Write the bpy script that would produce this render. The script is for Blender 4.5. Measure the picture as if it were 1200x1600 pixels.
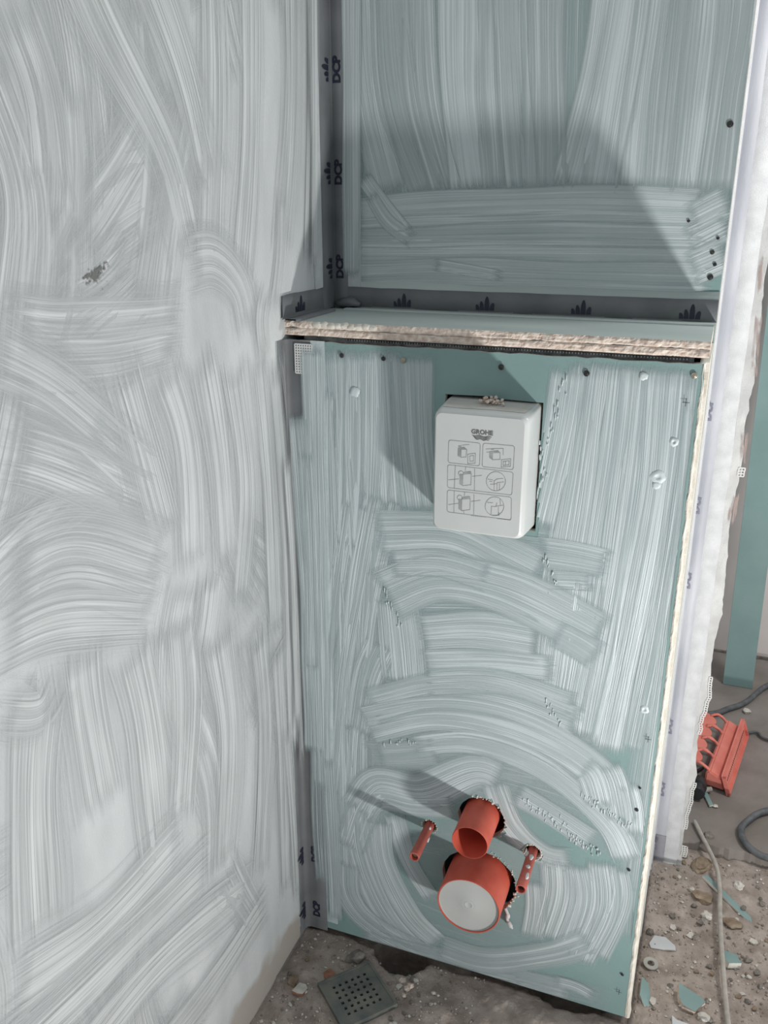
import bpy, bmesh, math, random
import numpy as np
from mathutils import Vector, Matrix, noise as mnoise

for o in list(bpy.data.objects):
    bpy.data.objects.remove(o, do_unlink=True)
scene = bpy.context.scene
COL = scene.collection
rnd = random.Random(7)

# ------------------------------------------------------------------ camera
CAM = (0.6192, -1.2067, 1.3353); YAW = 0.3630; PIT = 0.3415; ROL = -0.0009; FPX = 1376.77
cd = bpy.data.cameras.new('camera'); cam = bpy.data.objects.new('camera', cd); COL.objects.link(cam)
fwd = Vector((-math.sin(YAW)*math.cos(PIT), math.cos(YAW)*math.cos(PIT), -math.sin(PIT)))
rgt = Vector((math.cos(YAW), math.sin(YAW), 0)); upv = rgt.cross(fwd)
r2 = rgt*math.cos(ROL) + upv*math.sin(ROL); u2 = upv*math.cos(ROL) - rgt*math.sin(ROL)
M = Matrix((r2, u2, -fwd)).transposed().to_4x4(); M.translation = CAM
cam.matrix_world = M
cd.sensor_fit = 'VERTICAL'; cd.sensor_height = 24.0; cd.lens = FPX/1600*24.0; cd.clip_start = 0.02
scene.camera = cam

# ------------------------------------------------------------------ world, lights, exposure
wd = bpy.data.worlds.new('world'); scene.world = wd; wd.use_nodes = True
bg = wd.node_tree.nodes['Background']; bg.inputs[0].default_value = (0.90, 0.97, 1.0, 1); bg.inputs[1].default_value = 0.51
ld = bpy.data.lights.new('work_light', 'AREA'); ld.shape = 'DISK'; ld.size = 0.14; ld.energy = 35; ld.color = (1.0, 0.985, 0.96)
lo = bpy.data.objects.new('work_light', ld); COL.objects.link(lo)
LPOS = Vector((1.39, -0.73, 0.02)); LAIM = LPOS+Vector((-0.20, 0.22, 1.30))
lo.location = LPOS; lo.rotation_euler = (LAIM-LPOS).to_track_quat('-Z', 'Y').to_euler()
l2 = bpy.data.lights.new('added_room_fill', 'AREA'); l2.shape = 'DISK'; l2.size = 0.4; l2.energy = 15; l2.color = (1.0, 0.98, 0.95)  # added fill light, brightens the leaning board strip and the floor by it
lo2 = bpy.data.objects.new('added_room_fill', l2); COL.objects.link(lo2); lo2.location = (1.5, 0.36, 1.9)
lo2.rotation_euler = (Vector((0.80, 1.05, 0.45))-lo2.location).to_track_quat('-Z', 'Y').to_euler()
vs = scene.view_settings; vs.view_transform = 'Standard'; vs.look = 'None'; vs.exposure = 0.0; vs.gamma = 1.0; vs.use_curve_mapping = False
try: scene.cycles.transparent_max_bounces = 20; scene.cycles.max_bounces = 6; scene.cycles.diffuse_bounces = 3
except Exception: pass

# ------------------------------------------------------------------ dimensions (metres)
W, H, ZB, D, D2, ZL = 0.6096, 1.1345, 0.012, 0.1864, 0.4248, 1.1625
TOP = 2.15

# ------------------------------------------------------------------ helpers
def obj(name, verts, faces, mat, parent=None, smooth=False):
    me = bpy.data.meshes.new(name); me.from_pydata([tuple(v) for v in verts], [], faces); me.update()
    if mat: me.materials.append(mat)
    if smooth:
        for p in me.polygons: p.use_smooth = True
    o = bpy.data.objects.new(name, me); COL.objects.link(o)
    if parent: o.parent = parent
    return o
def bmobj(name, bm, mat, parent=None, smooth=False):
    me = bpy.data.meshes.new(name); bmesh.ops.recalc_face_normals(bm, faces=bm.faces); bm.to_mesh(me); bm.free()
    mats = mat if isinstance(mat, (list, tuple)) else [mat]
    for m in mats: me.materials.append(m)
    if smooth:
        for p in me.polygons: p.use_smooth = True
    o = bpy.data.objects.new(name, me); COL.objects.link(o)
    if parent: o.parent = parent
    return o
def tag(o, label=None, cat=None, group=None, kind=None):
    if label: o['label'] = label
    if cat: o['category'] = cat
    if group: o['group'] = group
    if kind: o['kind'] = kind
    return o
def empty(name, loc=(0, 0, 0), rz=0):
    o = bpy.data.objects.new(name, None); COL.objects.link(o); o.location = loc; o.rotation_euler = (0, 0, rz)
    o.empty_display_size = 0.02
    return o
def add_box(bm, x0, x1, y0, y1, z0, z1):
    vs_ = [bm.verts.new((x, y, z)) for x in (x0, x1) for y in (y0, y1) for z in (z0, z1)]
    for f in ((0, 1, 3, 2), (4, 6, 7, 5), (0, 4, 5, 1), (2, 3, 7, 6), (0, 2, 6, 4), (1, 5, 7, 3)):
        bm.faces.new([vs_[i] for i in f])
def box(name, x0, x1, y0, y1, z0, z1, mat, parent=None, bev=0):
    bm = bmesh.new(); add_box(bm, x0, x1, y0, y1, z0, z1)
    if bev: bmesh.ops.bevel(bm, geom=list(bm.edges), offset=bev, segments=2, affect='EDGES')
    return bmobj(name, bm, mat, parent)
def catmull(pts, n):
    P = [np.array(p, float) for p in pts]
    P = [2*P[0]-P[1]] + P + [2*P[-1]-P[-2]]
    out = []
    for i in range(1, len(P)-2):
        for k in range(n):
            t = k/n; a, b, c, d = P[i-1], P[i], P[i+1], P[i+2]
            out.append(0.5*((2*b)+(-a+c)*t+(2*a-5*b+4*c-d)*t*t+(-a+3*b-3*c+d)*t**3))
    out.append(P[-2]); return np.array(out)
def tube(name, pts, r, mat, parent=None, n=8, seg=10, caps=True):
    C = catmull(pts, seg); V = []; F = []
    prev = None
    for i, c in enumerate(C):
        t = C[min(i+1, len(C)-1)]-C[max(i-1, 0)]; t = t/np.linalg.norm(t)
        if prev is None:
            a = np.array((0, 0, 1.)) if abs(t[2]) < .9 else np.array((1., 0, 0)); u = np.cross(t, a)
        else: u = prev-t*np.dot(prev, t)
        u /= np.linalg.norm(u); prev = u; w = np.cross(t, u)
        rr = r[min(int(i/len(C)*len(r)), len(r)-1)] if isinstance(r, (list, tuple)) else r
        for k in range(n):
            a = 2*math.pi*k/n; V.append(c+rr*(math.cos(a)*u+math.sin(a)*w))
    for i in range(len(C)-1):
        for k in range(n): F.append((i*n+k, i*n+(k+1) % n, (i+1)*n+(k+1) % n, (i+1)*n+k))
    if caps: F += [tuple(range(n-1, -1, -1)), tuple((len(C)-1)*n+k for k in range(n))]
    return obj(name, V, F, mat, parent, True)
def lathe(name, prof, mat, parent=None, n=48, centre=(0, 0, 0)):
    """profile of (radius, y) revolved about the Y axis through centre; closed profile"""
    V = []; F = []; m = len(prof)
    for k in range(n):
        a = 2*math.pi*k/n
        for r, y in prof: V.append((centre[0]+r*math.cos(a), centre[1]+y, centre[2]+r*math.sin(a)))
    for k in range(n):
        for j in range(m-1): F.append((k*m+j, k*m+j+1, ((k+1) % n)*m+j+1, ((k+1) % n)*m+j))
    o = obj(name, V, F, mat, parent)
    bm = bmesh.new(); bm.from_mesh(o.data); bmesh.ops.remove_doubles(bm, verts=bm.verts, dist=1e-6); bmesh.ops.recalc_face_normals(bm, faces=bm.faces)
    for e in bm.edges:
        e.smooth = not (len(e.link_faces) == 2 and e.calc_face_angle(0) > 0.6)
    for f in bm.faces: f.smooth = True
    bm.to_mesh(o.data); bm.free()
    return o
def fbm(x, y, z=0.0, oct=4):
    s = 0; a = 1; f = 1
    for _ in range(oct): s += a*mnoise.noise((x*f, y*f, z*f+3.7*_)); a *= .5; f *= 2.03
    return s

# ------------------------------------------------------------------ materials
def newmat(name):
    m = bpy.data.materials.new(name); m.use_nodes = True; nt = m.node_tree
    return m, nt, nt.nodes['Principled BSDF']
def N(nt, t, **kw):
    n = nt.nodes.new(t)
    for k, v in kw.items():
        if k in n.inputs.keys() if hasattr(n.inputs, 'keys') else False: n.inputs[k].default_value = v
        else: setattr(n, k, v)
    return n
def noisy(name, c1, c2, scale=20, rough=.7, bump=0.0, bscale=None, stretch=(1, 1, 1), spec=.4, detail=5, lo=.35, hi=.65, bdist=.002, metallic=0):
    m, nt, b = newmat(name); L = nt.links
    tc = N(nt, 'ShaderNodeTexCoord'); mp = N(nt, 'ShaderNodeMapping'); mp.inputs['Scale'].default_value = stretch
    L.new(tc.outputs['Object'], mp.inputs[0])
    nz = N(nt, 'ShaderNodeTexNoise'); nz.inputs['Scale'].default_value = scale; nz.inputs['Detail'].default_value = detail
    L.new(mp.outputs[0], nz.inputs['Vector'])
    cr = N(nt, 'ShaderNodeValToRGB'); cr.color_ramp.elements[0].position = lo; cr.color_ramp.elements[1].position = hi
    cr.color_ramp.elements[0].color = (*c1, 1); cr.color_ramp.elements[1].color = (*c2, 1)
    L.new(nz.outputs[0], cr.inputs[0]); L.new(cr.outputs[0], b.inputs['Base Color'])
    b.inputs['Roughness'].default_value = rough; b.inputs['Specular IOR Level'].default_value = spec; b.inputs['Metallic'].default_value = metallic
    if bump:
        n2 = N(nt, 'ShaderNodeTexNoise'); n2.inputs['Scale'].default_value = bscale or scale*4; n2.inputs['Detail'].default_value = 6
        L.new(mp.outputs[0], n2.inputs['Vector'])
        bp = N(nt, 'ShaderNodeBump'); bp.inputs['Strength'].default_value = bump; bp.inputs['Distance'].default_value = bdist
        L.new(n2.outputs[0], bp.inputs['Height']); L.new(bp.outputs[0], b.inputs['Normal'])
    return m
def stroke_mat(name, thick, thin, rough=.38, bumpd=.0012, gain=.40, ridge=1.0, film=.68, contrast=1.9, fr=(400, 3.0), dark=0, soft=False):
    """brushed coating: streaks run along the stroke; thin streaks let the board show through"""
    m, nt, b = newmat(name); L = nt.links
    uv = N(nt, 'ShaderNodeUVMap'); uv.uv_map = 'stroke'
    def streak(sx, sy, det):
        mp = N(nt, 'ShaderNodeMapping'); mp.inputs['Scale'].default_value = (sx, sy, 1); L.new(uv.outputs[0], mp.inputs[0])
        nz = N(nt, 'ShaderNodeTexNoise'); nz.noise_dimensions = '2D'; nz.inputs['Scale'].default_value = 1; nz.inputs['Detail'].default_value = det
        nz.inputs['Roughness'].default_value = .6
        L.new(mp.outputs[0], nz.inputs['Vector']); return nz.outputs[0]
    def math_(op, a, c=None, clamp=False):
        n = N(nt, 'ShaderNodeMath'); n.operation = op; n.use_clamp = clamp
        for i, v in enumerate((a, c)):
            if v is None: continue
            if isinstance(v, (int, float)): n.inputs[i].default_value = v
            else: L.new(v, n.inputs[i])
        return n.outputs[0]
    s1 = streak(fr[0], fr[1], 3); s2 = streak(90, 1.6, 1); s3 = streak(18, 9, 1)
    h = math_('ADD', math_('ADD', math_('MULTIPLY', s1, .52), math_('MULTIPLY', s2, .33)), math_('MULTIPLY', s3, .15))
    at = N(nt, 'ShaderNodeAttribute'); at.attribute_name = 'cover'
    sep = N(nt, 'ShaderNodeSeparateXYZ'); L.new(at.outputs['Vector'], sep.inputs[0])
    fade, dens = sep.outputs[0], sep.outputs[1]
    # contrast-stretched height
    hs = math_('ADD', math_('MULTIPLY', math_('SUBTRACT', h, .5), contrast), .5)
    a = math_('ADD', math_('ADD', math_('SUBTRACT', hs, .5), dens), math_('MULTIPLY', math_('SUBTRACT', fade, 1.0), .75))
    mr = N(nt, 'ShaderNodeMapRange'); mr.interpolation_type = 'SMOOTHSTEP'; mr.inputs['From Min'].default_value = -gain; mr.inputs['From Max'].default_value = gain
    L.new(a, mr.inputs['Value']); st_a = mr.outputs[0]
    fm = N(nt, 'ShaderNodeMapRange'); fm.interpolation_type = 'SMOOTHSTEP'; fm.inputs['From Min'].default_value = .1; fm.inputs['From Max'].default_value = 1.0
    L.new(math_('ADD', fade, math_('MULTIPLY', math_('SUBTRACT', h, .5), 1.2)), fm.inputs['Value'])
    fl = 0.0 if dark else math_('MULTIPLY', fm.outputs[0], math_('ADD', math_('MULTIPLY', dens, 1.3), film-.12, True))
    alpha = math_('MAXIMUM', st_a, fl)
    mx = N(nt, 'ShaderNodeMix'); mx.data_type = 'RGBA'; mx.inputs['A'].default_value = (*thin, 1); mx.inputs['B'].default_value = (*thick, 1)
    L.new(st_a, mx.inputs['Factor']); L.new(mx.outputs['Result'], b.inputs['Base Color'])
    b.inputs['Roughness'].default_value = rough; b.inputs['Specular IOR Level'].default_value = .45
    bp = N(nt, 'ShaderNodeBump'); bp.inputs['Strength'].default_value = ridge; bp.inputs['Distance'].default_value = bumpd
    L.new(math_('MULTIPLY', hs, math_('POWER', fade, .5)) if soft else math_('MULTIPLY', hs, st_a), bp.inputs['Height']); L.new(bp.outputs[0], b.inputs['Normal'])
    tr = N(nt, 'ShaderNodeBsdfTransparent'); ms = N(nt, 'ShaderNodeMixShader')
    L.new(alpha, ms.inputs[0]); L.new(tr.outputs[0], ms.inputs[1]); L.new(b.outputs[0], ms.inputs[2])
    L.new(ms.outputs[0], nt.nodes['Material Output'].inputs['Surface'])
    return m

M_teal = noisy('green_board_paper', (.20, .305, .298), (.235, .345, .336), 9, .62, .12, 220, spec=.35)
M_left = noisy('left_board', (.38, .40, .405), (.55, .57, .575), 9, .6, .35, 420, stretch=(1, 1, .35), spec=.35, lo=.3, hi=.7)
def left_bare():   # the coating stops short of the floor: bare board below
    nt = M_left.node_tree; L = nt.links; b = nt.nodes['Principled BSDF']; src = b.inputs['Base Color'].links[0].from_socket
    g = N(nt, 'ShaderNodeNewGeometry'); sp = N(nt, 'ShaderNodeSeparateXYZ'); L.new(g.outputs['Position'], sp.inputs[0])
    nz = N(nt, 'ShaderNodeTexNoise'); nz.inputs['Scale'].default_value = 14; L.new(g.outputs['Position'], nz.inputs['Vector'])
    m1 = N(nt, 'ShaderNodeMath'); m1.operation = 'MULTIPLY_ADD'; L.new(nz.outputs[0], m1.inputs[0]); m1.inputs[1].default_value = -.10; L.new(sp.outputs[2], m1.inputs[2])
    mr = N(nt, 'ShaderNodeMapRange'); mr.inputs['From Min'].default_value = .005; mr.inputs['From Max'].default_value = .03; L.new(m1.outputs[0], mr.inputs['Value'])
    mx = N(nt, 'ShaderNodeMix'); mx.data_type = 'RGBA'; mx.inputs['A'].default_value = (.36, .33, .30, 1); L.new(mr.outputs[0], mx.inputs['Factor']); L.new(src, mx.inputs['B'])
    L.new(mx.outputs['Result'], b.inputs['Base Color'])
left_bare()
M_gyps = noisy('gypsum_core', (.55, .43, .36), (.78, .68, .60), 120, .9, .8, 160, spec=.2, bdist=.003)
M_gypw = noisy('gypsum_edge_pale', (.56, .52, .45), (.70, .67, .61), 60, .85, .5, 240, spec=.25)
M_white = noisy('white_plaster', (.50, .50, .495), (.62, .62, .615), 25, .6, .35, 420, spec=.4)
M_fleece = noisy('fleece_white', (.52, .53, .54), (.61, .62, .63), 40, .65, .5, 600, spec=.3)
M_tape = noisy('sealing_rubber', (.118, .124, .130), (.155, .162, .170), 16, .48, .1, 300, spec=.45)
M_tapel = noisy('sealing_rubber_washed', (.40, .41, .45), (.53, .54, .575), 22, .55, .2, 300, stretch=(1, 1, .25), spec=.4)
M_ink = noisy('ink', (.012, .014, .03), (.022, .024, .045), 50, .5)
M_inkw = noisy('ink_faded', (.16, .16, .21), (.25, .25, .31), 80, .5)
M_print = noisy('print_grey', (.13, .13, .13), (.19, .19, .19), 90, .5)
M_printl = noisy('print_pale', (.26, .27, .27), (.36, .37, .37), 90, .5)
M_cover = noisy('cover_plastic', (.55, .565, .555), (.60, .615, .605), 8, .34, .03, 300, spec=.5)
M_dustm = noisy('dusty_plastic', (.40, .36, .31), (.58, .55, .50), 35, .8)
M_orange = noisy('orange_pipe', (.50, .085, .055), (.58, .115, .075), 30, .42, .05, 200, spec=.45)
M_orangel = noisy('orange_box_plastic', (.68, .19, .15), (.76, .24, .19), 25, .5, .05, 200)
M_cap = noisy('cap_grey', (.43, .44, .425), (.49, .50, .485), 10, .5, .04, 200)
M_black = noisy('black_plastic', (.010, .011, .013), (.02, .021, .024), 40, .35)
M_cableg = noisy('cable_grey', (.075, .082, .088), (.13, .135, .14), 60, .6)
M_cableb = noisy('cable_beige', (.33, .31, .275), (.43, .40, .36), 60, .6)
M_metal = noisy('galvanised', (.05, .05, .05), (.16, .16, .16), 90, .5, metallic=.3)
M_screw = noisy('screw_black', (.012, .012, .012), (.03, .03, .03), 90, .5)
M_screwm = noisy('screw_zinc', (.28, .25, .20), (.42, .38, .30), 90, .4, metallic=.6)
M_dirt = noisy('dirt_ground', (.245, .203, .175), (.47, .405, .36), 26, .95, .9, 120, spec=.15, lo=.3, hi=.7, bdist=.004)
M_screed = noisy('screed', (.20, .175, .158), (.27, .24, .222), 9, .88, .35, 160, spec=.25)
M_farw = noisy('far_wall_paint', (.60, .54, .52), (.68, .62, .60), 6, .75)
M_stoneA = noisy('stone_grey', (.14, .125, .11), (.26, .235, .21), 60, .95, .5, 200)
M_stoneB = noisy('stone_ochre', (.20, .145, .10), (.32, .255, .19), 60, .95, .5, 200)
M_stoneW = noisy('plaster_chip', (.50, .47, .42), (.66, .63, .58), 60, .9, .4, 200)
M_brick = noisy('brick_chip', (.28, .13, .085), (.38, .20, .13), 60, .95, .5, 200)
M_grate = noisy('grate_metal', (.11, .125, .122), (.22, .215, .185), 22, .55, .2, 150, spec=.5, metallic=.25)
M_chip = noisy('grey_plastic_chip', (.50, .52, .53), (.60, .62, .63), 15, .5)
M_ring = noisy('washer_ring', (.36, .355, .315), (.44, .435, .39), 30, .6)
M_mesh = noisy('mesh_plastic', (.62, .62, .61), (.70, .70, .69), 50, .6)
M_ledge = noisy('ledge_coated', (.36, .42, .405), (.44, .50, .48), 12, .6, .3, 60, stretch=(.25, 1, 1), spec=.35)
M_sp = stroke_mat('coat_on_green_board', (.555, .62, .635), (.43, .515, .525))
M_sb = stroke_mat('coat_on_upper_wall', (.54, .59, .595), (.41, .485, .49), bumpd=.0008, film=.72, contrast=1.7)
M_sl = stroke_mat('coat_on_left_wall', (.565, .59, .595), (.50, .525, .53), rough=.45, bumpd=.0006, gain=.52, film=.40, contrast=1.9, soft=True)
M_clay = stroke_mat('clay_smear', (.36, .27, .245), (.45, .37, .35), rough=.8, bumpd=.0003, gain=.22, contrast=2.4, fr=(300, 25), dark=1)
M_scuff = stroke_mat('scuffed_through', (.13, .135, .13), (.16, .165, .16), rough=.7, bumpd=.0002, gain=.16, contrast=2.6, fr=(260, 190), dark=1)

STROKES=[
('p',[(0.16,0.256),(0.28,0.264),(0.392,0.272),(0.479,0.272)],0.140,-0.28),
('p',[(0.185,0.135),(0.307,0.118),(0.467,0.117)],0.130,-0.28),
('p',[(0.108,0.018),(0.346,0.013),(0.583,0.032)],0.080,-0.28),
('p',[(0.595,1.116),(0.602,0.837),(0.595,0.457),(0.602,0.167)],0.070,-0.13),
('p',[(0.1,1.14),(0.103,0.759),(0.084,0.04)],0.160,-0.05),
('p',[(0.117,0.806),(0.326,0.831),(0.516,0.823)],0.140,-0.08),
('p',[(0.116,0.692),(0.33,0.724),(0.524,0.722)],0.140,-0.08),
('p',[(0.114,0.573),(0.335,0.612),(0.533,0.615)],0.140,-0.08),
('p',[(0.113,0.446),(0.339,0.494),(0.543,0.503)],0.140,-0.08),
('p',[(0.514,1.136),(0.511,0.872),(0.49,0.548)],0.160,-0.08),
('p',[(0.184,0.411),(0.341,0.439),(0.51,0.422)],0.110,-0.18),
('b',[(0.063,1.823),(0.08,1.615),(0.1,1.208)],0.130,-0.14),
('b',[(0.167,1.811),(0.18,1.608),(0.2,1.21)],0.130,-0.14),
('b',[(0.266,1.8),(0.276,1.602),(0.294,1.213)],0.130,-0.14),
('b',[(0.36,1.789),(0.367,1.595),(0.385,1.216)],0.130,-0.14),
('b',[(0.45,1.778),(0.454,1.59),(0.472,1.218)],0.130,-0.14),
('b',[(0.528,1.769),(0.528,1.584),(0.546,1.221)],0.130,-0.14),
('b',[(0.586,1.763),(0.585,1.581),(0.602,1.222)],0.130,-0.14),
('p',[(0.407,0.418),(0.491,0.404),(0.585,0.357)],0.080,-0.22),
('p',[(0.08,1.133),(0.087,0.867),(0.098,0.642),(0.093,0.32),(0.082,0.047)],0.085,0.10),
('p',[(0.136,1.129),(0.131,0.915),(0.116,0.692),(0.107,0.457)],0.080,0.10),
('p',[(0.201,1.13),(0.208,0.994),(0.224,0.879)],0.075,0.09),
('p',[(0.159,1.134),(0.166,1.0),(0.174,0.878)],0.050,0.14),
('p',[(0.105,1.127),(0.103,0.974),(0.095,0.803)],0.050,0.13),
('p',[(0.161,0.908),(0.133,0.764),(0.096,0.544),(0.074,0.315)],0.070,0.13),
('p',[(0.118,0.892),(0.087,0.699),(0.07,0.449),(0.07,0.097)],0.060,0.13),
('p',[(0.057,1.07),(0.055,0.808),(0.047,0.508),(0.049,0.059)],0.050,0.14),
('p',[(0.183,0.738),(0.192,0.66),(0.2,0.572)],0.085,0.12),
('p',[(0.161,0.654),(0.132,0.576),(0.113,0.459)],0.060,0.06),
('p',[(0.431,1.124),(0.422,1.014),(0.401,0.877)],0.050,0.16),
('p',[(0.46,1.13),(0.453,0.989),(0.438,0.811),(0.422,0.692)],0.055,0.13),
('p',[(0.489,1.133),(0.485,0.974),(0.473,0.786),(0.464,0.565)],0.060,0.17),
('p',[(0.527,1.132),(0.526,0.96),(0.515,0.772),(0.496,0.538)],0.060,0.17),
('p',[(0.557,1.131),(0.56,0.964),(0.548,0.768),(0.527,0.522)],0.055,0.13),
('p',[(0.581,1.129),(0.584,0.966),(0.576,0.752),(0.56,0.53)],0.045,0.02),
('p',[(0.461,0.815),(0.455,0.698),(0.448,0.585)],0.090,0.12),
('p',[(0.598,1.091),(0.602,0.837),(0.595,0.457),(0.593,0.27)],0.030,-0.06),
('p',[(0.141,0.837),(0.265,0.853),(0.346,0.828),(0.415,0.802)],0.085,0.11),
('p',[(0.398,0.844),(0.459,0.843),(0.513,0.838)],0.050,0.10),
('p',[(0.415,0.802),(0.462,0.807),(0.494,0.808)],0.030,0.12),
('p',[(0.156,0.728),(0.246,0.776),(0.348,0.776),(0.447,0.745),(0.511,0.719)],0.090,0.14),
('p',[(0.165,0.791),(0.256,0.804),(0.338,0.79)],0.050,0.12),
('p',[(0.216,0.676),(0.321,0.7),(0.421,0.702)],0.075,0.16),
('p',[(0.43,0.72),(0.469,0.706),(0.509,0.686)],0.050,0.10),
('p',[(0.222,0.624),(0.344,0.648),(0.444,0.657)],0.050,0.16),
('p',[(0.228,0.59),(0.355,0.616),(0.482,0.598)],0.050,0.12),
('p',[(0.128,0.52),(0.25,0.577),(0.367,0.59),(0.489,0.565)],0.075,0.12),
('p',[(0.12,0.48),(0.251,0.535),(0.38,0.54),(0.494,0.502),(0.574,0.428)],0.075,0.16),
('p',[(0.207,0.462),(0.318,0.495),(0.435,0.475),(0.542,0.4),(0.582,0.331)],0.050,0.14),
('p',[(0.143,0.427),(0.207,0.446),(0.263,0.467)],0.050,0.02),
('p',[(0.105,0.296),(0.148,0.369),(0.231,0.378),(0.32,0.44),(0.374,0.435)],0.075,0.12),
('p',[(0.091,0.207),(0.136,0.332),(0.22,0.348),(0.294,0.369)],0.060,0.12),
('p',[(0.112,0.325),(0.116,0.215),(0.16,0.097),(0.236,0.018)],0.065,0.09),
('p',[(0.148,0.301),(0.16,0.199),(0.21,0.099),(0.273,0.046)],0.060,0.11),
('p',[(0.178,0.323),(0.209,0.222),(0.258,0.145)],0.040,0.10),
('p',[(0.084,0.19),(0.09,0.103),(0.147,0.047),(0.286,0.013),(0.427,0.03)],0.060,0.06),
('p',[(0.108,0.025),(0.236,0.018),(0.381,0.027),(0.517,0.035)],0.050,-0.02),
('p',[(0.352,0.436),(0.389,0.35),(0.445,0.308),(0.498,0.311)],0.050,0.10),
('p',[(0.385,0.419),(0.45,0.393),(0.53,0.353)],0.050,0.09),
('p',[(0.466,0.308),(0.473,0.23),(0.456,0.127)],0.060,0.10),
('p',[(0.502,0.312),(0.516,0.231),(0.495,0.113)],0.055,0.13),
('p',[(0.537,0.33),(0.55,0.229),(0.518,0.1)],0.050,0.13),
('p',[(0.563,0.325),(0.574,0.251),(0.544,0.117)],0.040,0.12),
('p',[(0.432,0.257),(0.439,0.191),(0.434,0.119)],0.040,0.06),
('p',[(0.26,0.049),(0.357,0.047),(0.468,0.103),(0.54,0.158)],0.060,0.00),
('p',[(0.489,0.495),(0.511,0.477),(0.53,0.421)],0.050,0.11),
('p',[(0.528,0.511),(0.547,0.474),(0.566,0.401)],0.050,0.11),
('p',[(0.564,0.485),(0.578,0.441),(0.588,0.382)],0.035,0.11),
('p',[(0.472,0.047),(0.516,0.049),(0.556,0.036)],0.025,0.03),
('b',[(0.052,1.825),(0.052,1.617),(0.064,1.476),(0.101,1.336)],0.060,0.10),
('b',[(0.099,1.819),(0.099,1.613),(0.117,1.465),(0.168,1.336)],0.070,-0.02),
('b',[(0.143,1.814),(0.146,1.61),(0.155,1.473),(0.197,1.338)],0.060,0.03),
('b',[(0.199,1.808),(0.205,1.606),(0.211,1.48),(0.233,1.34)],0.065,0.19),
('b',[(0.24,1.803),(0.246,1.604),(0.252,1.478),(0.268,1.34)],0.050,0.06),
('b',[(0.275,1.799),(0.283,1.601),(0.294,1.477),(0.312,1.34)],0.055,0.09),
('b',[(0.319,1.794),(0.329,1.598),(0.338,1.475),(0.346,1.34)],0.070,0.02),
('b',[(0.432,1.78),(0.424,1.592),(0.411,1.481),(0.384,1.345)],0.060,0.12),
('b',[(0.46,1.777),(0.449,1.59),(0.439,1.48),(0.426,1.34)],0.060,0.17),
('b',[(0.483,1.775),(0.479,1.588),(0.473,1.47),(0.472,1.34)],0.050,0.13),
('b',[(0.512,1.771),(0.516,1.585),(0.516,1.469),(0.516,1.34)],0.060,0.00),
('b',[(0.543,1.768),(0.553,1.583),(0.554,1.467),(0.552,1.336)],0.060,0.05),
('b',[(0.573,1.764),(0.589,1.58),(0.587,1.466),(0.586,1.336)],0.050,-0.01),
('b',[(0.044,1.826),(0.041,1.617),(0.039,1.44),(0.036,1.206)],0.030,0.12),
('b',[(0.033,1.312),(0.197,1.322),(0.394,1.328),(0.579,1.323)],0.055,0.16),
('b',[(0.032,1.282),(0.198,1.287),(0.397,1.292),(0.585,1.291)],0.050,0.10),
('b',[(0.032,1.252),(0.199,1.255),(0.4,1.258),(0.591,1.258)],0.050,0.14),
('b',[(0.031,1.216),(0.2,1.225),(0.402,1.224),(0.603,1.224)],0.050,0.13),
('b',[(0.049,1.376),(0.09,1.326),(0.134,1.276)],0.030,0.15),
('b',[(0.063,1.35),(0.096,1.302),(0.145,1.27)],0.025,0.10),
('b',[(0.551,1.303),(0.587,1.323),(0.615,1.337)],0.050,0.11),
('b',[(0.554,1.27),(0.587,1.288),(0.617,1.306)],0.050,0.12),
('b',[(0.56,1.235),(0.592,1.251),(0.62,1.265)],0.050,0.09),
('b',[(0.169,1.237),(0.22,1.231),(0.293,1.221)],0.020,0.14),
('l',[(-0.455,1.636),(-0.381,1.51),(-0.278,1.384),(-0.239,1.269)],0.100,0.13),
('l',[(-0.511,1.508),(-0.479,1.426),(-0.48,1.324)],0.100,0.12),
('l',[(-0.549,1.463),(-0.512,1.342),(-0.544,1.217)],0.100,0.10),
('l',[(-0.354,1.666),(-0.237,1.488),(-0.185,1.344)],0.090,0.13),
('l',[(-0.443,1.324),(-0.456,1.25),(-0.488,1.184)],0.080,0.12),
('l',[(-0.447,1.456),(-0.454,1.371),(-0.473,1.288)],0.090,0.13),
('l',[(-0.151,1.728),(-0.159,1.491),(-0.197,1.251)],0.090,0.12),
('l',[(-0.051,1.759),(-0.077,1.44),(-0.126,1.23)],0.070,0.13),
('l',[(0.065,1.794),(0.049,1.475),(-0.0,1.256)],0.070,0.09),
('l',[(0.13,1.814),(0.112,1.48),(0.081,1.232)],0.035,0.12),
('l',[(-0.261,1.263),(-0.188,1.263),(-0.127,1.221),(-0.108,1.15)],0.080,0.12),
('l',[(-0.361,1.276),(-0.416,1.247),(-0.48,1.227)],0.090,0.08),
('l',[(-0.336,1.247),(-0.399,1.218),(-0.476,1.195)],0.070,0.07),
('l',[(-0.567,1.226),(-0.464,1.206),(-0.264,1.195)],0.090,0.14),
('l',[(-0.524,1.189),(-0.406,1.174),(-0.281,1.174)],0.070,0.10),
('l',[(-0.577,1.174),(-0.498,1.126),(-0.372,1.012)],0.100,0.12),
('l',[(-0.589,1.116),(-0.508,1.074),(-0.363,0.985)],0.100,0.12),
('l',[(-0.6,1.213),(-0.511,1.162),(-0.421,1.087)],0.090,0.10),
('l',[(-0.407,1.171),(-0.377,1.061),(-0.343,0.919)],0.090,0.14),
('l',[(-0.324,1.157),(-0.286,1.038),(-0.294,0.864)],0.090,0.14),
('l',[(-0.239,1.16),(-0.212,1.001),(-0.212,0.83)],0.080,0.13),
('l',[(-0.163,1.132),(-0.141,0.943),(-0.184,0.757)],0.070,0.13),
('l',[(-0.09,1.138),(-0.072,0.922),(-0.075,0.661)],0.060,0.13),
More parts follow.
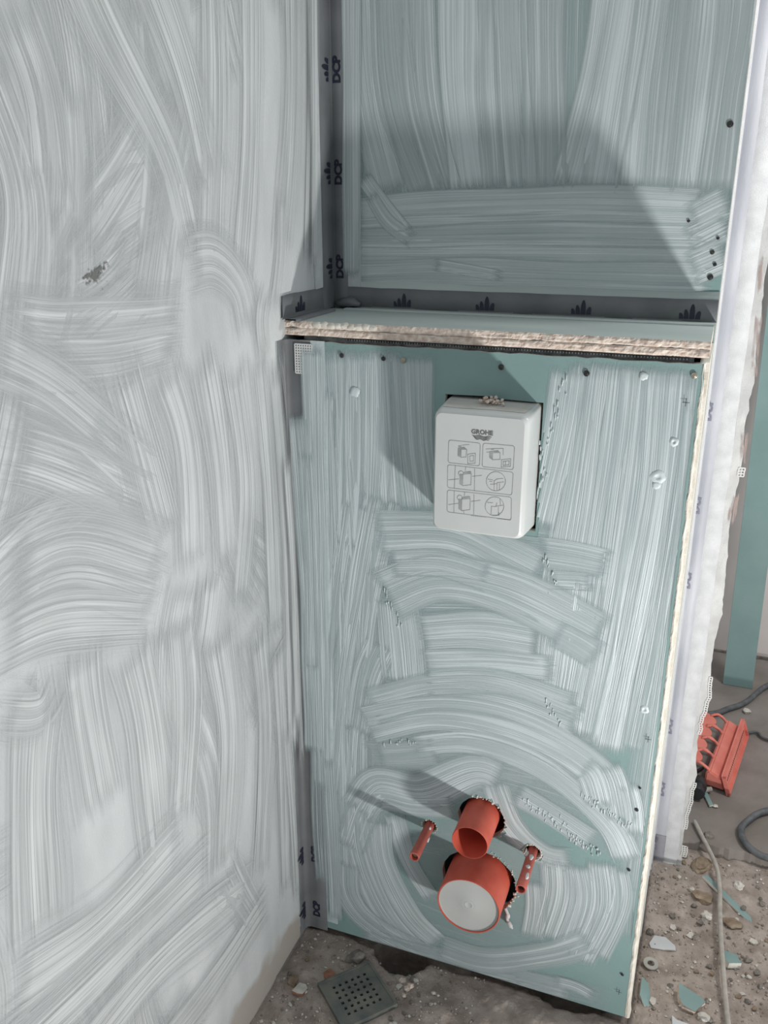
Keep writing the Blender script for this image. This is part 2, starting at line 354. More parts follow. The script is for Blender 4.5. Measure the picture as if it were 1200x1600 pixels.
('l',[(-0.61,1.008),(-0.501,1.001),(-0.344,0.911)],0.090,0.14),
('l',[(-0.617,0.977),(-0.507,0.963),(-0.352,0.87)],0.080,0.12),
('l',[(-0.642,0.934),(-0.536,0.919),(-0.377,0.846)],0.090,0.12),
('l',[(-0.522,0.882),(-0.525,0.803),(-0.519,0.642)],0.100,0.11),
('l',[(-0.437,0.84),(-0.42,0.696),(-0.422,0.476)],0.100,0.12),
('l',[(-0.587,0.854),(-0.618,0.741),(-0.642,0.565)],0.100,0.10),
('l',[(-0.329,0.833),(-0.333,0.692),(-0.374,0.512)],0.090,0.12),
('l',[(-0.654,0.871),(-0.591,0.834),(-0.556,0.86)],0.070,0.08),
('l',[(-0.241,0.763),(-0.228,0.575),(-0.272,0.361)],0.090,0.14),
('l',[(-0.134,0.712),(-0.128,0.513),(-0.176,0.255)],0.070,0.15),
('l',[(-0.075,0.661),(-0.073,0.414),(-0.082,0.145)],0.050,0.16),
('l',[(-0.701,0.554),(-0.553,0.509),(-0.36,0.501)],0.100,0.15),
('l',[(-0.733,0.482),(-0.563,0.45),(-0.303,0.411)],0.100,0.14),
('l',[(-0.636,0.366),(-0.444,0.352),(-0.196,0.272)],0.100,0.15),
('l',[(-0.509,0.214),(-0.331,0.189),(-0.141,0.197)],0.090,0.12),
('l',[(-0.271,0.372),(-0.232,0.277),(-0.188,0.184)],0.080,0.08),
('l',[(-0.044,1.112),(-0.027,0.866),(-0.026,0.636),(-0.034,0.414)],0.045,0.24),
('l',[(-0.019,1.137),(0.002,1.025),(0.007,0.92)],0.030,0.05),
('l',[(-0.246,0.864),(-0.268,0.796),(-0.296,0.731)],0.070,0.14),
('l',[(-0.055,0.492),(-0.047,0.287),(-0.043,0.096)],0.030,0.20),
('l',[(-0.053,1.224),(-0.077,1.173),(-0.07,1.107)],0.050,0.12),
('l',[(0.009,1.362),(-0.008,1.257),(-0.038,1.168)],0.040,0.06),
('P',[(0.019,1.027),(0.028,0.86),(0.033,0.63),(0.031,0.399)],0.045,0.10),
('P',[(0.048,1.132),(0.046,0.905),(0.045,0.632),(0.044,0.321)],0.040,0.16),
('P',[(0.032,0.967),(0.035,0.805),(0.033,0.568)],0.030,0.06),
('P',[(0.035,0.427),(0.034,0.248),(0.038,0.117)],0.030,-0.12),
('P',[(0.057,0.406),(0.062,0.212),(0.064,0.033)],0.028,0.04),
('L',[(0.006,1.024),(0.011,0.853),(0.02,0.663),(0.013,0.424)],0.035,0.08),
('L',[(-0.01,0.747),(-0.007,0.565),(-0.007,0.369)],0.030,0.00),
('L',[(-0.025,0.97),(-0.016,0.75),(-0.021,0.446)],0.030,0.20),
('x',[(-0.476,1.249),(-0.424,1.26),(-0.383,1.281)],0.035,-0.16),
('x',[(-0.46,1.231),(-0.411,1.243)],0.030,-0.20),
('x',[(-0.286,0.866),(-0.25,0.894)],0.030,-0.14),
('x',[(-0.256,1.46),(-0.235,1.455)],0.020,-0.12),
('x',[(-0.489,1.461),(-0.467,1.443)],0.050,-0.28),
('x',[(-0.626,0.84),(-0.571,0.837)],0.050,-0.20),
('x',[(-0.563,1.186),(-0.528,1.165)],0.050,-0.25),
('x',[(-0.498,1.392),(-0.524,1.363)],0.050,-0.30),
('x',[(-0.052,0.905),(-0.037,0.836)],0.020,-0.20),
('x',[(-0.659,0.625),(-0.654,0.577)],0.040,-0.28),
('x',[(-0.407,1.171),(-0.397,1.126)],0.040,-0.26),
('B',[(0.043,1.826),(0.04,1.617),(0.038,1.44),(0.035,1.206)],0.032,0.12),
('L',[(0.134,1.815),(0.12,1.608),(0.111,1.436),(0.098,1.212)],0.030,0.14),
('s',[(0.674,1.164),(0.679,1.034)],0.012,-0.10),
('s',[(0.677,0.966),(0.681,0.873)],0.014,-0.02),
('s',[(0.677,0.849),(0.675,0.762)],0.014,-0.06),
('s',[(0.668,1.266),(0.671,1.174)],0.012,-0.12)]
PRINT_LINES=[[(0.282,1.0159),(0.2824,1.0178),(0.2835,1.019),(0.2855,1.0194),(0.3237,1.0192),(0.3256,1.0188),(0.3268,1.0177),(0.3272,1.0157),(0.3273,0.99),(0.327,0.9881),(0.3259,0.9869),(0.3239,0.9865),(0.2853,0.9867),(0.2834,0.9871),(0.2822,0.9883),(0.2818,0.9903),(0.282,1.0159)],[(0.331,1.0161),(0.3314,1.018),(0.3325,1.0192),(0.3344,1.0196),(0.3716,1.0198),(0.3734,1.0195),(0.3745,1.0184),(0.3749,1.0164),(0.3747,0.9895),(0.3743,0.9876),(0.3732,0.9864),(0.3713,0.986),(0.3343,0.9859),(0.3324,0.9862),(0.3312,0.9874),(0.3309,0.9893),(0.331,1.0161)],[(0.2814,0.9801),(0.2818,0.9821),(0.2829,0.9833),(0.2849,0.9836),(0.3715,0.9826),(0.3734,0.9822),(0.3745,0.9811),(0.3748,0.9791),(0.3746,0.9531),(0.3742,0.9511),(0.3731,0.9499),(0.3712,0.9495),(0.2852,0.95),(0.2833,0.9504),(0.2821,0.9515),(0.2817,0.9536),(0.2814,0.9801)],[(0.2818,0.9428),(0.2822,0.9448),(0.2833,0.946),(0.2853,0.9464),(0.3708,0.9465),(0.3727,0.9461),(0.3739,0.9449),(0.3743,0.9429),(0.3752,0.9165),(0.3749,0.9145),(0.3738,0.9134),(0.3719,0.913),(0.2856,0.9135),(0.2837,0.914),(0.2825,0.9152),(0.282,0.9172),(0.2818,0.9428)],[(0.2925,0.9838),(0.2919,0.9496)],[(0.3076,0.9834),(0.3073,0.9773)],[(0.3206,0.9818),(0.3212,0.9499)],[(0.2829,0.9614),(0.2981,0.9646)],[(0.318,0.9704),(0.3308,0.9733)],[(0.292,0.9465),(0.2922,0.9138)],[(0.3072,0.9457),(0.3069,0.9405)],[(0.3209,0.9442),(0.3214,0.9143)],[(0.2839,0.9245),(0.2986,0.9284)],[(0.3172,0.9335),(0.3302,0.9366)],[(0.3066,0.9182),(0.3072,0.9136)],[(0.3003,1.0077),(0.3083,1.0085),(0.3076,0.9974),(0.3002,0.9962),(0.3003,1.0077)],[(0.31,1.0017),(0.3208,1.0042),(0.3208,0.9898),(0.3104,0.9882),(0.31,1.0017)],[(0.313,0.9995),(0.3184,1.0007),(0.3184,0.9926),(0.3133,0.992),(0.313,0.9995)],[(0.3452,1.0072),(0.3553,1.0086),(0.3557,0.9989),(0.3451,0.9973),(0.3452,1.0072)],[(0.358,0.9986),(0.3706,1.0013),(0.3706,0.9905),(0.3579,0.9879),(0.358,0.9986)],[(0.3605,0.9964),(0.3686,0.9982),(0.3683,0.9925),(0.3605,0.9907),(0.3605,0.9964)],[(0.3039,0.9719),(0.3159,0.9742),(0.3159,0.958),(0.3039,0.9551),(0.3039,0.9719)],[(0.3035,0.935),(0.3156,0.9374),(0.3156,0.9209),(0.3035,0.9178),(0.3035,0.935)],[(0.3636,0.9972),(0.3635,0.9915)],[(0.3353,1.0116),(0.3594,1.0149),(0.3598,1.0057)],[(0.3017,1.0138),(0.3115,1.0157)],[(0.3364,1.0073),(0.3413,1.0078)],[(0.3647,0.9685),(0.3645,0.9654),(0.3636,0.9624),(0.3622,0.9596),(0.3601,0.9571),(0.3577,0.9552),(0.3549,0.9538),(0.3519,0.9531),(0.3488,0.9531),(0.3459,0.9538),(0.3433,0.9552),(0.341,0.9572),(0.3393,0.9596),(0.3382,0.9624),(0.3377,0.9655),(0.338,0.9686),(0.3388,0.9717),(0.3404,0.9744),(0.3424,0.9769),(0.3449,0.9788),(0.3477,0.9801),(0.3507,0.9808),(0.3537,0.9807),(0.3566,0.98),(0.3592,0.9787),(0.3614,0.9767),(0.3631,0.9743),(0.3642,0.9715),(0.3647,0.9685)],[(0.3641,0.932),(0.3639,0.9289),(0.3631,0.9259),(0.3616,0.9231),(0.3596,0.9206),(0.3572,0.9187),(0.3544,0.9173),(0.3514,0.9166),(0.3484,0.9165),(0.3456,0.9172),(0.343,0.9185),(0.3407,0.9205),(0.339,0.9229),(0.3379,0.9257),(0.3375,0.9288),(0.3377,0.9319),(0.3386,0.9349),(0.3401,0.9377),(0.3421,0.9401),(0.3446,0.9421),(0.3473,0.9434),(0.3503,0.9441),(0.3532,0.9441),(0.3561,0.9435),(0.3587,0.9421),(0.3608,0.9402),(0.3625,0.9378),(0.3636,0.935),(0.3641,0.932)],[(0.3045,0.9735),(0.304,0.9716),(0.3028,0.9701),(0.301,0.9694),(0.2992,0.9697),(0.2978,0.9709),(0.2973,0.9727),(0.2977,0.9746),(0.299,0.976),(0.3008,0.9767),(0.3026,0.9764),(0.3039,0.9752),(0.3045,0.9735)],[(0.3037,0.9376),(0.3033,0.9357),(0.302,0.9341),(0.3002,0.9334),(0.2984,0.9337),(0.297,0.9349),(0.2964,0.9367),(0.2969,0.9386),(0.2982,0.9401),(0.3,0.9409),(0.3018,0.9406),(0.3032,0.9394),(0.3037,0.9376)],[(0.3494,0.9532),(0.3488,0.9672),(0.3526,0.9704),(0.3613,0.9723)],[(0.3533,0.9541),(0.3533,0.9652),(0.3625,0.9673)],[(0.3567,0.955),(0.3566,0.9646)],[(0.3399,0.9688),(0.3468,0.9685)],[(0.342,0.966),(0.3464,0.966)],[(0.3436,0.9616),(0.3529,0.9637)],[(0.3464,0.9175),(0.3466,0.9299),(0.3504,0.9298),(0.3631,0.9334)],[(0.3568,0.9188),(0.3565,0.9296)],[(0.3402,0.9347),(0.3482,0.9352)],[(0.3583,0.9415),(0.3591,0.9335)],[(0.3489,0.9168),(0.3578,0.9179),(0.3577,0.922)],[(0.3528,0.9301),(0.3541,0.9359)],[(0.3177,0.9123),(0.3196,0.9123)],[(0.3206,0.9123),(0.3224,0.9124)],[(0.3234,0.9124),(0.3252,0.9124)],[(0.3262,0.9124),(0.328,0.9125)],[(0.3291,0.9125),(0.3309,0.9125)],[(0.3319,0.9125),(0.3337,0.9126)],[(0.3347,0.9126),(0.3365,0.9126)],[(0.3375,0.9126),(0.3393,0.9126)],[(0.3551,0.9129),(0.3748,0.9131)]]
PRINT_FILL=[[(0.2958,1.0092),(0.3003,1.0077),(0.3002,0.9962),(0.2956,0.9977)],[(0.2958,1.0092),(0.3047,1.0116),(0.3078,1.0089),(0.3003,1.0077)],[(0.3407,1.0087),(0.3452,1.0072),(0.3451,0.9973),(0.3406,0.9998)],[(0.3407,1.0087),(0.3528,1.0113),(0.3553,1.0086),(0.3452,1.0072)],[(0.2994,0.9719),(0.3039,0.9719),(0.3039,0.9551),(0.2995,0.9571)],[(0.3058,0.9756),(0.3153,0.9777),(0.3159,0.9742),(0.3039,0.9719)],[(0.2989,0.9349),(0.3035,0.935),(0.3035,0.9178),(0.2991,0.9199)],[(0.3054,0.9388),(0.315,0.941),(0.3156,0.9374),(0.3035,0.935)],[(0.2957,1.0122),(0.3007,1.0132),(0.3002,1.0112),(0.2963,1.0108)],[(0.342,1.0127),(0.3469,1.0137),(0.3465,1.0117),(0.3426,1.0113)]]
PRINT_WAVES=[[(0.3155,1.0296),(0.3182,1.0288),(0.3209,1.029),(0.3236,1.0299),(0.3262,1.0301),(0.329,1.0293),(0.3317,1.0285),(0.3343,1.0288),(0.337,1.0297),(0.3396,1.0299),(0.3423,1.0291)],[(0.3169,1.028),(0.3194,1.0272),(0.3218,1.0274),(0.3242,1.0283),(0.3266,1.0285),(0.329,1.0277),(0.3315,1.0269),(0.3339,1.0271),(0.3362,1.0279),(0.3386,1.0281),(0.3411,1.0273)],[(0.3183,1.0265),(0.3205,1.0257),(0.3227,1.0258),(0.3248,1.0267),(0.3269,1.0269),(0.3291,1.026),(0.3313,1.0252),(0.3334,1.0254),(0.3355,1.0262),(0.3376,1.0264),(0.3398,1.0256)],[(0.3198,1.025),(0.3217,1.0241),(0.3235,1.0243),(0.3254,1.0251),(0.3273,1.0252),(0.3291,1.0244),(0.331,1.0235),(0.3329,1.0237),(0.3347,1.0245),(0.3366,1.0246),(0.3385,1.0238)]]
GROHE_POS=(0.3139, 1.0319),(0.3443, 1.0323)

# ------------------------------------------------------------------ brush strokes (parts of the wall they are painted on)
PLANES = {  # origin, first axis, second axis, outward normal
    'p': (Vector((0, 0, 0)), Vector((1, 0, 0)), Vector((0, 0, 1)), Vector((0, -1, 0))),
    'b': (Vector((0, D, 0)), Vector((1, 0, 0)), Vector((0, 0, 1)), Vector((0, -1, 0))),
    's': (Vector((0, D2, 0)), Vector((1, 0, 0)), Vector((0, 0, 1)), Vector((0, -1, 0))),
    'l': (Vector((0, 0, 0)), Vector((0, 1, 0)), Vector((0, 0, 1)), Vector((1, 0, 0))),
}
layer = {'p': 0, 'b': 0, 'l': 0, 's': 60}
BOUND = {'s': (W, .70, 0, TOP), 'p': (0.0, W-.012, ZB+.002, H-.002), 'b': (0.0, W, ZL, TOP), 'l': (-1.5, D, 0.0, TOP)}
def stroke(pl, pts, w, dens, mat, parent, na=16, endfade=None, base=0.0):
    o, a1, a2, nn = PLANES[pl]
    w = w*(1.3 if pl == 'l' else 1.12); dens = dens+.05; endfade = endfade or (.045 if pl == 'l' else .022)
    C = catmull(pts, max(6, int(40/len(pts))))
    T = np.gradient(C, axis=0); T /= np.linalg.norm(T, axis=1)[:, None]
    Q = np.stack([-T[:, 1], T[:, 0]], 1)
    seg = np.r_[0, np.cumsum(np.linalg.norm(np.diff(C, axis=0), axis=1))]; Lt = seg[-1]
    off = 0.0003+base+layer[pl]*0.00002; layer[pl] += 1
    sx, sy = rnd.uniform(-50, 50), rnd.uniform(-50, 50)
    rdg = [abs(rnd.gauss(0, .00012)) for _ in range(na)]
    V = []; UV = []; AT = []
    b = BOUND[pl]
    for i in range(len(C)):
        wob = 1+.06*math.sin(seg[i]*23+sx)
        for j in range(na):
            t = j/(na-1); q = C[i]+Q[i]*(t-.5)*w*wob
            x = min(max(q[0], b[0]), b[1]); z = min(max(q[1], b[2]), b[3])
            p = o+a1*x+a2*z+nn*(off+rdg[j])
            V.append(p); UV.append(((t-.5)*w+sx*.01, seg[i]+sy))
            e = min(1, min(seg[i], Lt-seg[i])/endfade); s = min(1, min(t, 1-t)/(.34 if pl == 'l' else .16))
            AT.append((min(e, s), dens, 0))
    F = [(i*na+j, i*na+j+1, (i+1)*na+j+1, (i+1)*na+j) for i in range(len(C)-1) for j in range(na-1)]
    if pl == 'p':   # no coating across the openings
        def opening(v):
            if .2555 < v[0] < .3985 and .877 < v[2] < 1.069: return True
            return any((v[0]-a)**2+(v[2]-c)**2 < r*r for a, c, r in ((.3366, .2185, .0645), (.3366, .350, .0395), (.2446, .3075, .012), (.4256, .3075, .013)))
        ins = [opening(v) for v in V]
        F = [f for f in F if not any(ins[i] for i in f)]
    ob = obj('brush_stroke', V, F, mat, parent, True); me = ob.data
    uvl = me.uv_layers.new(name='stroke')
    idx = np.zeros(len(me.loops), np.int32); me.loops.foreach_get('vertex_index', idx)
    uvl.data.foreach_set('uv', np.array(UV, np.float32)[idx].ravel())
    at = me.attributes.new('cover', 'FLOAT_VECTOR', 'POINT'); at.data.foreach_set('vector', np.array(AT, np.float32).ravel())
    return ob

def blobs(name, items, mat, parent, label, sub=1, amp=.8):
    bm = bmesh.new()
    for k, (c, r) in enumerate(items):
        g = bmesh.ops.create_icosphere(bm, subdivisions=sub, radius=1)
        for v in g['verts']:
            q = 1+amp*fbm(v.co.x*1.5+k, v.co.y*1.5, v.co.z*1.5+k*.7, 2)
            v.co = Vector((v.co.x*r[0]*q, v.co.y*r[1]*q, v.co.z*r[2]*q))+Vector(c)
    o = bmobj(name, bm, mat, parent, True); o['kind'] = 'stuff'
    if label: o['label'] = label
    return o
# ------------------------------------------------------------------ the setting
def plate(name, outer, holes, y0, th, mat, edge_mat, parent=None):
    """board in the XZ plane, front at y0, with openings"""
    bm = bmesh.new(); loops = [outer]+holes; ed = []; LV = []
    for lp in loops:
        vv = [bm.verts.new((x, y0, z)) for x, z in lp]; LV.append(vv)
        for i in range(len(vv)): ed.append(bm.edges.new((vv[i], vv[(i+1) % len(vv)])))
    bmesh.ops.triangle_fill(bm, use_beauty=True, edges=ed)
    front = list(bm.faces)
    bv = {}
    for v in list(bm.verts): bv[v] = bm.verts.new((v.co.x, y0+th, v.co.z))
    for f in front:
        bm.faces.new([bv[v] for v in reversed(f.verts)]).material_index = 0
    for vv in LV:
        for i in range(len(vv)):
            a, b = vv[i], vv[(i+1) % len(vv)]
            bm.faces.new((a, b, bv[b], bv[a])).material_index = 1
    return bmobj(name, bm, [mat, edge_mat], parent)
def ring(cx, cz, rx, rz, n=28, jit=.0, seed=1):
    r = random.Random(seed)
    return [(cx+rx*(1+r.uniform(-jit, jit))*math.cos(2*math.pi*k/n), cz+rz*(1+r.uniform(-jit, jit))*math.sin(2*math.pi*k/n)) for k in range(n)]

# pre-wall panel
XC, ZBOLT = 0.3346, 0.3065
PW = W-.0065
re = random.Random(3)
outer = [(0.0, ZB), (PW, ZB)]
nz = 60
outer += [(PW+re.uniform(-.0012, .0006)-.001*math.sin(k*.4), ZB+(H-ZB)*k/nz) for k in range(1, nz)]
outer += [(PW, H)]+[(PW-PW*k/40, H-.001+re.uniform(-.0012, .0008)) for k in range(1, 40)]+[(0.0, H)]
cut = [(.2555, .878), (.398, .876), (.3985, 1.0675), (.330, 1.0685), (.325, 1.071), (.27, 1.0695), (.2555, 1.0695)]
holes = [cut, ring(XC+.002, .2185, .0655, .0640, 40, .025, 2), ring(XC+.002, .350, .0405, .0400, 32, .035, 4),
         ring(XC-.09, ZBOLT+.001, .0125, .0125, 16, .1, 5), ring(XC+.091, ZBOLT+.001, .0135, .0135, 16, .1, 6)]
wall_front = tag(plate('wall_front', outer, holes, 0.0, .0125, M_teal, M_gypw), kind='structure')
# broken pale gypsum edge down the right side
def rough_edge():
    V = []; F = []; n = 150
    for k in range(n+1):
        z = ZB+(H-ZB)*k/n; t = 1-k/n
        wv = .0025+.0040*t+.0020*fbm(z*22, 1.3)+.0012*fbm(z*120, 4.)
        x0 = PW-.0015+.0012*fbm(z*45, 7.)
        V += [(x0, -.0004, z), (x0+wv*.5, -.0012+.0012*fbm(z*80, 9), z), (x0+wv, .001, z), (x0+wv+.001, .0125, z), (x0, .0125, z)]
    for k in range(n):
        for j in range(4): F.append((k*5+j, k*5+j+1, (k+1)*5+j+1, (k+1)*5+j))
    F += [(4, 3, 2, 1, 0), tuple(n*5+j for j in range(5))]
    return obj('gypsum_edge', V, F, M_gypw, wall_front)
tag(rough_edge(), 'broken cream gypsum edge of the panel')
box('side_board', W-.0125, W-.0005, .0125, D2, ZB, H, M_gypw, wall_front)

# upper wall (partition) and the wall strip beside it
wall_back = tag(box('wall_back', 0, W, D, D2, 0, TOP, M_teal), kind='structure')
box('end_face', W, W+.0012, D, D2, .0, TOP, M_white, wall_back)
wall_left = tag(box('wall_left', -.1, 0, -1.6, D2, -.05, TOP, M_left), kind='structure')
XE = .678
def strip_edge(z):   # ragged right edge of the plastered wall strip
    return XE+.007*fbm(z*7, 2.)+.003*fbm(z*40, 5.)-.012*max(0, 1-z/.45)*.8
def strip_wall():
    V = []; F = []; n = 220; m = 8
    for k in range(n+1):
        z = TOP*k/n; xe = strip_edge(z)
        for j in range(m+1):
            x = W+(xe-W)*j/m
            V.append((x, D2+.0008*fbm(x*60, z*30)-(.0015 if .3 < j/m < .55 else 0), z))
        V.append((xe-.001, D2+.012, z)); V.append((xe-.012, D2+.10, z)); V.append((W, D2+.10, z))
    c = m+4
    for k in range(n):
        for j in range(c-1): F.append((k*c+j, k*c+j+1, (k+1)*c+j+1, (k+1)*c+j))
    F.append(tuple(n*c+j for j in range(c)))
    return obj('wall_right', V, F, M_white)
wall_right = tag(strip_wall(), kind='structure')
wall_far = tag(box('wall_far', .2, 2.6, 1.40, 1.5, .02, TOP, M_farw), kind='structure')
box('skirting_gap', .2, 2.6, 1.394, 1.40, .028, .036, M_stoneA, wall_far)

# ground of the niche (rough) and the screed next door
def ground_z(x, y):
    z = -.004+.007*fbm(x*9, y*9)+.0035*fbm(x*40, y*40, 2.)
    hx, hy = (x-.195)/.055, (y-.012)/.05
    d = hx*hx+hy*hy
    z -= .13*max(0., 1-d**2) if d < 1 else 0
    hx, hy = (x-.50)/.07, (y-.03)/.035
    d = hx*hx+hy*hy
    z -= .05*max(0., 1-d**2) if d < 1 else 0
    if .005 < y < D2 and 0 < x < W: z -= .01
    if y > .38: z += .012*min(1, (y-.38)/.08)
    gx, gy = x-.151, y+.108                                # bed of the drain
    if abs(gx)+abs(gy) < .10: z = z*.25-.004
    return z
def heightfield(name, x0, x1, y0, y1, st, fz, mat):
    nx, ny = int((x1-x0)/st), int((y1-y0)/st)
    V = [(x0+(x1-x0)*i/nx, y0+(y1-y0)*j/ny, fz(x0+(x1-x0)*i/nx, y0+(y1-y0)*j/ny)) for j in range(ny+1) for i in range(nx+1)]
    F = [(j*(nx+1)+i, j*(nx+1)+i+1, (j+1)*(nx+1)+i+1, (j+1)*(nx+1)+i) for j in range(ny) for i in range(nx)]
    return obj(name, V, F, mat, None, True)
floor = tag(heightfield('floor', 0, 1.15, -.42, .50, .005, ground_z, M_dirt), kind='structure')
box('base_slab', -.1, 3.0, -2.2, 2.6, -.35, -.16, M_screed, floor)
fa = box('outer_ground', 1.15, 3.0, -2.2, .50, -.16, -.004, M_screed, floor)
fb = box('outer_ground', 0, 1.15, -2.2, -.42, -.16, -.004, M_screed, floor)
def screed():
    V = []; F = []; nx, ny = 130, 70; x0, x1 = .62, 2.6
    for j in range(ny+1):
        for i in range(nx+1):
            x = x0+(x1-x0)*(i/nx)**1.4; yb = .478+.012*fbm(x*18, .3)+.006*fbm(x*60, 1.)+.012*(x-.7)*-1
            y = yb+(1.45-yb)*(j/ny)**1.3; z = .027+.0025*fbm(x*6, y*6)+.0008*fbm(x*50, y*50)
            if j == 0: z = -.02; y -= .006
            V.append((x, y, z))
    F = [(j*(nx+1)+i, j*(nx+1)+i+1, (j+1)*(nx+1)+i+1, (j+1)*(nx+1)+i) for j in range(ny) for i in range(nx)]
    return obj('screed_slab', V, F, M_screed, floor, False)
screed()

# ledge: two boards one on the other, rough gypsum front edges
ledge = tag(empty('trim_1', (0, 0, ZL)), kind='structure')
def ledge_board(z0, z1, seed, topmat):
    bm = bmesh.new(); n = 200; rows = 5; G = []
    for k in range(n+1):
        x = (W-.002)*k/n; col = []
        for j in range(rows):
            z = z0+(z1-z0)*j/(rows-1)
            y = .0015+.0022*fbm(x*38, z*60, seed)+.0012*fbm(x*140, z*200, seed+3)+(.0015 if j in (0, rows-1) else 0)
            col.append(bm.verts.new((x, y, z-ZL)))
        col.append(bm.verts.new((x, D, z1-ZL))); col.append(bm.verts.new((x, D, z0-ZL))); G.append(col)
    for k in range(n):
        c = len(G[k])
        for j in range(c):
            f = bm.faces.new((G[k][j], G[k+1][j], G[k+1][(j+1) % c], G[k][(j+1) % c]))
            f.material_index = 0 if j < rows-1 else 1
    bm.faces.new(G[0][::-1]); bm.faces.new(G[-1])
    return bmobj('ledge_board', bm, [M_gyps, topmat], ledge)
ledge_board(1.1415, 1.1519, 1.0, M_teal); ledge_board(1.1523, ZL, 6.0, M_ledge)
# toothed metal bead in the gap under the ledge
bm = bmesh.new(); add_box(bm, .03, W-.02, .006, .008, H-.004-ZL, 1.1420-ZL)
for k in range(118):
    x = .10+k*.0041
    add_box(bm, x, x+.0022, .0025, .0062, 1.1372-ZL, 1.1396-ZL)
tag(bmobj('edge_bead', bm, M_metal, ledge), 'dark toothed metal bead in the gap under the ledge')
# white filler smeared on the left of the ledge edge
def blob(name, c, r, mat, parent=None, seed=0, sub=2, amp=.35, f=1.5):
    bm = bmesh.new(); bmesh.ops.create_icosphere(bm, subdivisions=sub, radius=1)
    for v in bm.verts:
        k = 1+amp*fbm(v.co.x*f+seed, v.co.y*f, v.co.z*f+seed*.7, 3)
        v.co = Vector((v.co.x*r[0]*k, v.co.y*r[1]*k, v.co.z*r[2]*k))+Vector(c)
    return bmobj(name, bm, mat, parent, sub > 1)
for k in range(9):
    blob('filler_lump', (.055+k*.011, .001, .0-.004+.001*math.sin(k*2.1)), (.0085, .003, .0045), M_gypw, ledge, k)

# ------------------------------------------------------------------ paint
r9 = random.Random(21)
for k in range(85):   # undercoat of the left wall
    y = r9.uniform(-1.35, .12); z = r9.uniform(.12, 2.1); a = r9.choice([1.45, 1.6, 1.7, 1.2, .5, .1, 2.2])+r9.uniform(-.2, .2); Lh = r9.uniform(.12, .2)
    c = r9.uniform(-.05, .05)
    p0 = (y-Lh*math.cos(a), z-Lh*math.sin(a)); p2 = (y+Lh*math.cos(a), z+Lh*math.sin(a)); p1 = (y-c*math.sin(a), z+c*math.cos(a))
    if p0[1] < .05+max(0, .04) or p0[0] > D-.04 or p2[0] > D-.04 or p2[1] > TOP: continue
    stroke('l', [p0, p1, p2], r9.uniform(.08, .12), .12, M_sl, wall_left)
for pl, pts, w, d in STROKES:
    if pl == 's':
        stroke('s', pts, w, d, M_clay, wall_right, na=8); continue
    if pl == 'x':
        stroke('l', pts, w, d, M_scuff, wall_left, na=8); continue
    bs = {'P': .0022, 'L': .0045, 'B': .0045}.get(pl, 0.0); pl = pl.lower()
    stroke(pl, pts, w, d, {'p': M_sp, 'b': M_sb, 'l': M_sl}[pl], {'p': wall_front, 'b': wall_back, 'l': wall_left}[pl], base=bs)

# ------------------------------------------------------------------ print helpers
def text_geo(s, bold=.022):
    cu = bpy.data.curves.new('lettering', 'FONT'); cu.body = s; cu.size = 1; cu.offset = bold; cu.resolution_u = 3
    ob = bpy.data.objects.new('lettering', cu); COL.objects.link(ob)
    dg = bpy.context.evaluated_depsgraph_get(); me = bpy.data.meshes.new_from_object(ob.evaluated_get(dg))
    V = [v.co.to_2d() for v in me.vertices]; F = [tuple(p.vertices) for p in me.polygons]
    x0 = min(v.x for v in V); x1 = max(v.x for v in V); y0 = min(v.y for v in V); y1 = max(v.y for v in V)
    V = [((v.x-x0)/(x1-x0), (v.y-y0)/(y1-y0)) for v in V]
    bpy.data.objects.remove(ob, do_unlink=True); bpy.data.meshes.remove(me); bpy.data.curves.remove(cu)
    return V, F
DCP = text_geo('DCP', .05); GROHE = text_geo('GROHE', .04)
def flat(name, polys, o, u, v, n, mat, parent, lift=.0004, tris=None):
    """flat print: polygons in (u,v) metres on a plane at o"""
    V = []; F = []
    o, u, v, n = map(Vector, (o, u, v, n))
    for pg in polys:
        b = len(V)
        for a, c in pg: V.append(o+u*a+v*c+n*lift)
        F.append(tuple(range(b, b+len(pg))))
    if tris:
        b = len(V)
        for a, c in tris[0]: V.append(o+u*a+v*c+n*lift)
        F += [tuple(b+i for i in f) for f in tris[1]]
    return obj(name, V, F, mat, parent)
def hump(cx, w, h, lean):
    pts = [(cx-w/2, 0)]
    for k in range(9):
        a = math.pi*(1-k/8); pts.append((cx+w/2*math.cos(a)+lean*math.sin(a), h*(.35+.65*math.sin(a)) if 0 < k < 8 else h*.3))
    pts.append((cx+w/2, 0)); return pts
def logo(o, u, v, n, s, mat, parent, letters=True, humps=True, lift=.0006):
    """three humps over block letters; u reads along the word, v is up"""
    pg = []
    base = .48 if letters else 0.0
    if humps:
        for cx, w, h, ln in ((.13, .17, .26, -.05), (.34, .19, .42, -.04), (.58, .22, .66, .0), (.83, .21, .36, .05)):
            pg.append([(a*s, (b+base)*s) for a, b in hump(cx, w, h, ln)])
    tr = ([(a*s, b*.38*s) for a, b in DCP[0]], DCP[1]) if letters else None
    return flat('logo', pg, o, u, v, n, mat, parent, lift, tr)

